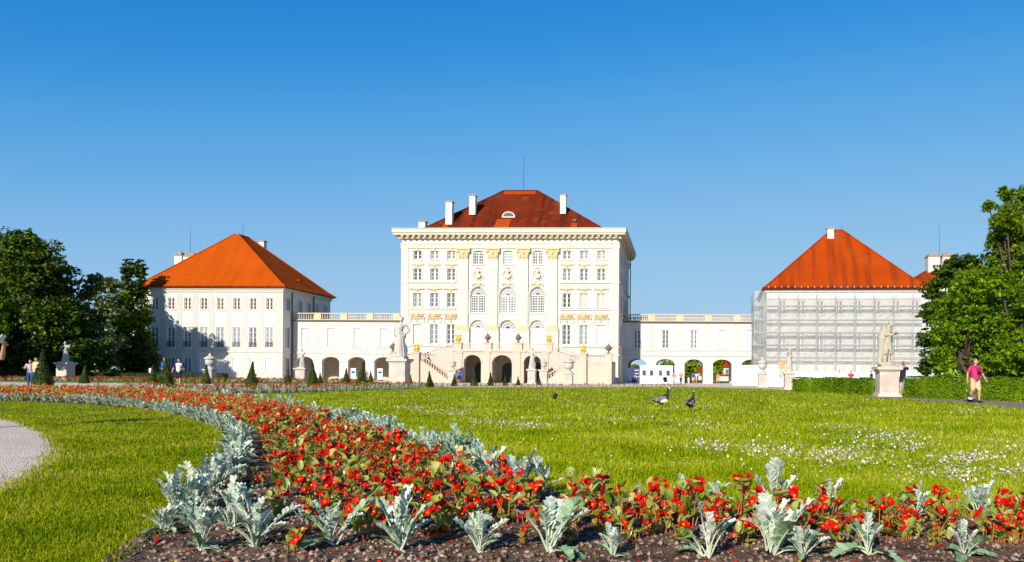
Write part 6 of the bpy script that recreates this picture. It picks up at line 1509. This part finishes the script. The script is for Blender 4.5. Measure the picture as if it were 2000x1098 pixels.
def beg_flower(rng, r=.022):
    """two broad petals, two narrow ones and a yellow boss"""
    p = PM()
    for k in range(4):
        w = PI / 2 * k + rng.uniform(-.2, .2); big = k % 2 == 0; rr = r * (1.0 if big else .82) * rng.uniform(.9, 1.12); wd = rr * (.92 if big else .58); el = rng.uniform(.05, .75)
        ax = Vector((math.cos(w) * math.cos(el), math.sin(w) * math.cos(el), math.sin(el))); sd = Vector((-math.sin(w), math.cos(w), 0)); up = ax.cross(sd)
        ring = [(.0, .12), (.30, .62), (.72, .98), (1.12, .82), (1.36, .34), (1.36, -.34), (1.12, -.82), (.72, -.98), (.30, -.62), (.0, -.12)]
        vs = [ax * rr * .7 - up * rr * .10] + [ax * rr * q + sd * wd * s_ + up * rr * (.16 * (abs(s_)) + .12 * q * q - .1) for q, s_ in ring]
        p.add(vs, [(0, i + 1, (i + 1) % len(ring) + 1) for i in range(len(ring))], 4)
    if rng.random() < .65:
        q = r * .26; vs = [Vector((q * math.cos(a), q * math.sin(a), r * .22)) for a in (0, 1.05, 2.1, 3.14, 4.19, 5.24)] + [Vector((0, 0, r * .5))]; p.add(vs, [(i, (i + 1) % 6, 6) for i in range(6)], 5)
    return p
def beg_stem(rng, h):
    p = PM(); a = rng.uniform(0, 2 * PI); l = rng.uniform(.03, .10); p.tube([Vector((0, 0, 0)), Vector((l * .3, 0, h * .5)), Vector((l, 0, h))], [.0052, .0042, .003], 3, 4); return p, l
# piece libraries shared by all near plants
prng = random.Random(21)
MIL = [miller_leaf(prng) for _ in range(14)]; MILB = [miller_leaf(prng, True) for _ in range(6)]
BLF = [beg_leaf(prng, prng.uniform(.026, .044)) for _ in range(9)]; BFL = [beg_flower(prng, prng.uniform(.022, .030)) for _ in range(8)]
MIL_m = [p.mesh('leaf') for p in MIL]; MILB_m = [p.mesh('leaf') for p in MILB]; BLF_m = [p.mesh('leaf') for p in BLF]; BFL_m = [p.mesh('blossom') for p in BFL]
BST = [beg_stem(prng, h) for h in (.10, .14, .18, .22, .25)]; BST_m = [p.mesh('stem') for p, l in BST]
def TR(loc, rz=0, tilt=0, s=1, rx=0): return Matrix.Translation(loc) @ Matrix.Rotation(rz, 4, 'Z') @ Matrix.Rotation(tilt, 4, 'Y') @ Matrix.Rotation(rx, 4, 'X') @ Matrix.Scale(s, 4)
def miller_layout(rng, n=None):
    out = []; a = rng.uniform(0, 6)
    for q in range(rng.randint(1, 3)):                                 # one to four leaf crowns
        b = Vector((rng.uniform(-.035, .035), rng.uniform(-.035, .035), rng.uniform(0, .03))); tl = rng.uniform(-.25, .25); s0 = rng.uniform(.75, 1.15)
        for k in range(rng.randint(5, 8)): out.append(('m', rng.randrange(14), TR(b, a + 2.4 * k + rng.uniform(-.5, .5), tl + rng.uniform(-.15, .15), s0 * rng.uniform(.7, 1.12))))
    for k in range(rng.randint(3, 5)): out.append(('b', rng.randrange(6), TR((0, 0, .005), rng.uniform(0, 6.28), rng.uniform(-.1, .12), rng.uniform(.75, 1.2))))
    return out
def begonia_layout(rng, lush=1.0):
    out = []; n = rng.randint(5, 7)
    for k in range(n):
        i = rng.randrange(5); az = rng.uniform(0, 6.28); b = Vector((rng.uniform(-.05, .05), rng.uniform(-.05, .05), 0)); h = (.10, .14, .18, .22, .25)[i]; l = BST[i][1]
        out.append(('s', i, TR(b, az))); top = b + Vector((l * math.cos(az), l * math.sin(az), h))
        if rng.random() < .78 * lush:
            for q in range(rng.choice([1, 2, 2, 3])): out.append(('f', rng.randrange(8), TR(top + Vector((rng.uniform(-.03, .03), rng.uniform(-.035, .02), rng.uniform(-.04, .02))), rng.uniform(0, 6.28), rng.uniform(-.9, .9), rng.uniform(.75, 1.2), rng.uniform(.3, 1.4))))
        for q in range(rng.randint(3, 4)):
            t = rng.uniform(.12, 1.04); z = b.lerp(top, t); out.append(('l', rng.randrange(9), TR(z, rng.uniform(0, 6.28), rng.uniform(-1.35, -.2), rng.uniform(.7, 1.15), rng.uniform(-.4, .4))))
    return out
LIB = {'m': MIL, 'b': MILB, 'l': BLF, 'f': BFL, 's': [p for p, l in BST]}
LIBM = {'m': MIL_m, 'b': MILB_m, 'l': BLF_m, 'f': BFL_m, 's': BST_m}; PN = {'m': 'leaf', 'b': 'leaf', 'l': 'leaf', 'f': 'blossom', 's': 'stem'}
def merged(layout):
    p = PM()
    for k, i, mt in layout: p.merge(LIB[k][i], mt)
    return p
vr = random.Random(5)
MILV = [merged(miller_layout(vr)) for _ in range(6)]; BEGV = [merged(begonia_layout(vr)) for _ in range(8)]
MILV_m = [p.mesh('dusty_miller') for p in MILV]; BEGV_m = [p.mesh('begonia') for p in BEGV]

# where the plants stand
def dist_line(line, x, y):
    P = np.array(line); d = np.full(np.shape(x), 1e9)
    for a, b in zip(P[:-1], P[1:]):
        ab = b - a; t = np.clip(((x - a[0]) * ab[0] + (y - a[1]) * ab[1]) / (ab @ ab), 0, 1); d = np.minimum(d, np.hypot(x - a[0] - t * ab[0], y - a[1] - t * ab[1]))
    return d
def along(line, step, offset, jit, rng, y0=0, y1=1e9):
    P = np.array(line); seg = np.hypot(*np.diff(P, axis=0).T); c = np.r_[0, np.cumsum(seg)]; out = []
    s = step * .5
    while s < c[-1]:
        x = np.interp(s, c, P[:, 0]); y = np.interp(s, c, P[:, 1]); x2 = np.interp(s + .05, c, P[:, 0]); y2 = np.interp(s + .05, c, P[:, 1])
        d = np.array([x2 - x, y2 - y]); d /= np.hypot(*d) + 1e-9; nn = np.array([-d[1], d[0]])
        q = np.array([x, y]) + nn * (offset + rng.uniform(-jit, jit)) + d * rng.uniform(-jit, jit)
        if y0 < q[1] < y1: out.append(tuple(q))
        s += step * (1 + max(0, y - 14) * .02)
    return out
frng = random.Random(9)
# hand placed front row of silver plants: (u, base v, height in pixels, what tells it apart)
front = [(392, 1086, 92, 'silvery dusty miller leaning left, leftmost in the front row of bed'), (500, 1078, 118, 'dusty miller second from left in the front row, touching begonia'), (655, 1078, 118, 'tall dusty miller third from left in the front row'),
         (782, 1090, 108, 'broad-leaved green-grey dusty miller, fourth from left in front row'), (936, 1090, 84, 'upright pale dusty miller standing alone on bare soil'), (1075, 1096, 122, 'large branching dusty miller in the middle of bottom edge'),
         (1198, 1100, 62, 'stunted little dusty miller between two large ones at bottom'), (1375, 1100, 96, 'fan-shaped pale dusty miller, fifth from right in front row'), (1512, 1094, 110, 'dusty miller with curled frond, fourth from right in front row'),
         (1568, 1100, 70, 'small dusty miller squeezed beside the curled one in front row'), (1700, 1096, 104, 'dense dusty miller with broad lower leaves, second from right in front'), (1885, 1100, 84, 'dusty miller nearest the bottom right corner of the bed')]
mill = []; used = []
for u, v, hp, lab in front:
    x, y = gr(u, v); mill.append((x, y, hp * y / F / .285, lab))
back = [(1520, 1012, 84), (1400, 1006, 62), (1342, 1003, 60), (1628, 1014, 66), (1792, 1020, 66), (1912, 1024, 74), (1012, 985, 88), (1052, 978, 64), (968, 955, 66), (1700, 1020, 40), (1985, 1028, 52), (1780, 1022, 60), (1150, 988, 40), (1250, 1000, 44), (452, 1044, 84), (590, 1030, 56)]
for u, v, hp in back: x, y = gr(u, v); mill.append((x, y, hp * y / F / .29, None))
for x, y in along(INNER, .25, .17, .07, frng, 4.6, 44): mill.append((x, y, frng.uniform(.68, 1.02), None))
for x, y in along([p for p in OUTER], .30, .16, .05, frng, 6.7, 44): mill.append((x, y, frng.uniform(.85, 1.25), None))
bx_, by_ = np.meshgrid(np.arange(-40, 6, .285), np.arange(3.7, 44, .285))
bx_ = bx_ + (np.arange(bx_.shape[0]) % 2)[:, None] * .13
jr = np.random.default_rng(4); bx_ = (bx_ + jr.uniform(-.07, .07, bx_.shape)).ravel(); by_ = (by_ + jr.uniform(-.07, .07, by_.shape)).ravel()
k = inside(BED, bx_, by_); bx_, by_ = bx_[k], by_[k]; di = dist_line(INNER, bx_, by_); do = dist_line(OUTER, bx_, by_)
keep = (di > np.where(by_ < 12, .48, .38)) & (do > np.where(by_ < 6.6, .22, .36))
# bare soil along the front and on the way to the corner
vv = PY + EYE * F / by_; uu = PX + F * (bx_ + by_ * math.tan(TH)) / by_
keep &= ~((vv > 1066) & (jr.uniform(0, 1, bx_.shape) < .90)) & (by_ > 4.25)
keep &= ~((vv > 985) & (uu < 1120) & (uu > 820) & (jr.uniform(0, 1, bx_.shape) < .62)) & ~((vv > 970) & (uu < 520))
keep &= ~((vv > 1015) & (uu < 700) & (jr.uniform(0, 1, bx_.shape) < .5)) & ~((uu > 1235) & (uu < 1320) & (vv > 1045))
begs = [(x, y) for x, y in zip(bx_[keep], by_[keep])]
small = {gr(u, v) for u, v in [(1240, 1068), (1585, 1082), (1180, 1062), (850, 1062), (1110, 1070), (1335, 1072), (1450, 1072), (1640, 1078), (1820, 1078), (1950, 1072), (575, 1090), (1020, 1078), (710, 1062), (1760, 1066), (1295, 1050), (880, 1040), (1000, 1030), (450, 1000), (505, 960), (540, 1020), (620, 1050), (740, 1040), (800, 1050), (930, 1050), (960, 1015), (1050, 1040), (1130, 1045), (1220, 1040), (1270, 1060), (1310, 1035), (1400, 1055), (1480, 1060), (1545, 1062), (1620, 1050), (1730, 1060), (1790, 1062), (1860, 1062), (1920, 1060), (1980, 1075), (680, 1045)]}
begs += list(small)
begs.sort(key=lambda p: p[1]); mill.sort(key=lambda p: p[1])
NEAR_B, NEAR_M = 84, 40
def soil_z(x, y): return gzf(y) + (.012 + .022 * (float(heave(np.array(x), np.array(y))) + .6) if y < 12.4 else .01)
gB = 'red begonias of the curving bed'; gM = 'silver dusty millers edging the bed'
for i, (x, y, s, lab) in enumerate(mill[:300]):
    z = soil_z(x, y); s = max(.5, min(1.45, s)); rz = frng.uniform(0, 6.28)
    if i < NEAR_M:
        R = empty('dusty_miller', (x, y, z), rz); R.scale = (s,) * 3
        for kd, j, mt in miller_layout(frng):
            o = put(PN[kd], LIBM[kd][j], R); o.matrix_basis = mt
    else: R = put('dusty_miller', MILV_m[i % 6], None, (x, y, z), rz, s)
    if not lab:
        inner = float(dist_line(INNER, np.array(x), np.array(y))) < .4
        lab = 'silver dusty miller in the pale edging row behind the front begonias' if (y < 6.7 and x > -1.2) else ('silver dusty miller in the near bend of the row beside mown grass' if y < 9 else 'silver dusty miller in the far stretch of row beside mown grass') if inner else ('silver dusty miller in the near row against the meadow lawn' if y < 12 else 'silver dusty miller in the far row against the meadow lawn')
    tag(R, lab, 'plant', gM)
for i, (x, y) in enumerate(begs[:300]):
    z = soil_z(x, y); rz = frng.uniform(0, 6.28); s = frng.uniform(.8, 1.15) if (x, y) not in small else frng.uniform(.55, .95)
    if i < NEAR_B:
        R = empty('begonia', (x, y, z), rz); R.scale = (s,) * 3
        for kd, j, mt in begonia_layout(frng):
            o = put(PN[kd], LIBM[kd][j], R); o.matrix_basis = mt
    else: R = put('begonia', BEGV_m[i % 8], None, (x, y, z), rz, s)
    tag(R, ('red begonia in the loose row along the bottom right' if x > -.9 else 'red begonia on bare soil at the bottom middle of bed') if y < 5.9 else ('red begonia in the near part of the dense red sweep' if y < 8 else 'red begonia in the middle of the dense red sweep'), 'plant', gB)
# the rest of the bed, past counting
def mass(name, pts, variants, label):
    VV, FF, MI = [], [], []; n0 = 0; mats = sorted({m for p in variants for m in p.m})
    arr = [(np.array(p.v), p.f, [mats.index(m) for m in p.m]) for p in variants]
    V = []; faces = []; mi = []
    if not pts: return
    for i, (x, y, s) in enumerate(pts):
        v, f, m = arr[i % len(arr)]; a = frng.uniform(0, 6.28); c, d = math.cos(a) * s, math.sin(a) * s
        V.append(np.stack([v[:, 0] * c - v[:, 1] * d + x, v[:, 0] * d + v[:, 1] * c + y, v[:, 2] * s + gzf(y) + .015], -1)); faces += [tuple(j + n0 for j in q) for q in f]; mi += m; n0 += len(v)
    me = bpy.data.meshes.new(name); me.from_pydata(np.concatenate(V).tolist(), [], faces)
    for m in mats: me.materials.append(M[FM[m]])
    me.polygons.foreach_set('material_index', mi); me.update()
    return stuff(put(name, me), label, 'flowers')
def light(p, keep):                                                    # thinned copy for plants far away
    q = PM(); idx = [i for i in range(len(p.f)) if p.m[i] != 3 and frng.random() < keep]
    for i in idx: q.add([p.v[j] for j in p.f[i]], [tuple(range(len(p.f[i])))], p.m[i])
    return q
B_l = [light(p, .55) for p in BEGV]; M_l = [light(p, .6) for p in MILV]
rest = begs[300:]; near = [(x, y, frng.uniform(.9, 1.25)) for x, y in rest if y < 16]; far = [(x, y, frng.uniform(1.0, 1.4)) for x, y in rest if y >= 16]
if near: mass('begonias', near, BEGV[:4], 'mass of red begonias further along the curving bed')
mass('begonias', far, B_l, 'far end of the red begonia bed')
mass('dusty_millers', [(x, y, s * 1.1) for x, y, s, l in mill[300:]] or [(-30, 33, 1)], M_l, 'far end of the silver edging of the bed')
# the edging strip along the gravel path and beyond
pts = []; px_ = []
for line, off_ in ((STRIP_NEAR, -.3), (STRIP_NEAR, -.65)):
    for x, y in along(line, .3, off_, .08, frng): pts.append((x, y, frng.uniform(.75, 1.0)))
for line, off_ in ((STRIP_NEAR, -1.0), (STRIP_FAR, -1.0), (STRIP_FAR, -.6), (STRIP_FAR, -.3), (STRIP_NEAR, -1.35)):
    for x, y in along(line, .26, off_, .08, frng): px_.append((x, y, frng.uniform(1.2, 1.6)))
pts = [p for p in pts if inside(STRIP, np.array(p[0]), np.array(p[1]))]; px_ = [p for p in px_ if inside(STRIP, np.array(p[0]), np.array(p[1]))]
mass('dusty_millers', pts, M_l, 'silver edging of the long strip beside the gravel path'); mass('begonias', px_, B_l, 'long strip of red begonias beside the gravel path')
line = [gr(830, 757), gr(1000, 755.3), gr(1180, 753.6), gr(1345, 752.8)]; pts = [(x, y, frng.uniform(1.0, 1.4)) for o_ in (0, .3) for x, y in along(line, .36, o_, .1, frng)]
mass('begonias', pts, B_l, 'thin red line of begonias at the far lawn edge')
pts = [(frng.uniform(-95, -35), yy + frng.uniform(-.4, .4), frng.uniform(1.2, 1.9)) for yy in (79.6, 81.5, 84, 87) for _ in range(330)]
mass('begonias', pts, B_l[:3], 'red and ochre rows in the far parterre bed'); pts = [(frng.uniform(-95, -35), 78.4 + frng.uniform(-.2, .2), frng.uniform(.6, .9)) for _ in range(150)]
mass('dusty_millers', pts, M_l[:3], 'pale dotted edging of the far parterre bed')

# fallen petals and yellowed leaves on the soil
fx = jr.uniform(-3.2, 3, 900); fy = jr.uniform(3.9, 7, 900); kf = inside(BED, fx, fy); fx, fy = fx[kf], fy[kf]
v4, f4 = discs(fx, fy, np.array([soil_z(a, b) + .012 for a, b in zip(fx, fy)]), jr.uniform(.006, .016, len(fx)), 6, .9)
cut = int(len(fx) * .72); stuff(put('fallen_petals', np_mesh('fallen_petals', v4[:cut * 7], f4[:cut * 18], 3, 'beg_red'), soil))
M['old_leaf'] = mat_random('withered_leaves', [(.22, .12, .03), (.46, .34, .03), (.55, .40, .10)], .7, .1, .2, 5)
stuff(put('withered_leaves', np_mesh('withered_leaves', v4[cut * 7:], f4[cut * 18:] - cut * 7, 3, 'old_leaf'), soil))
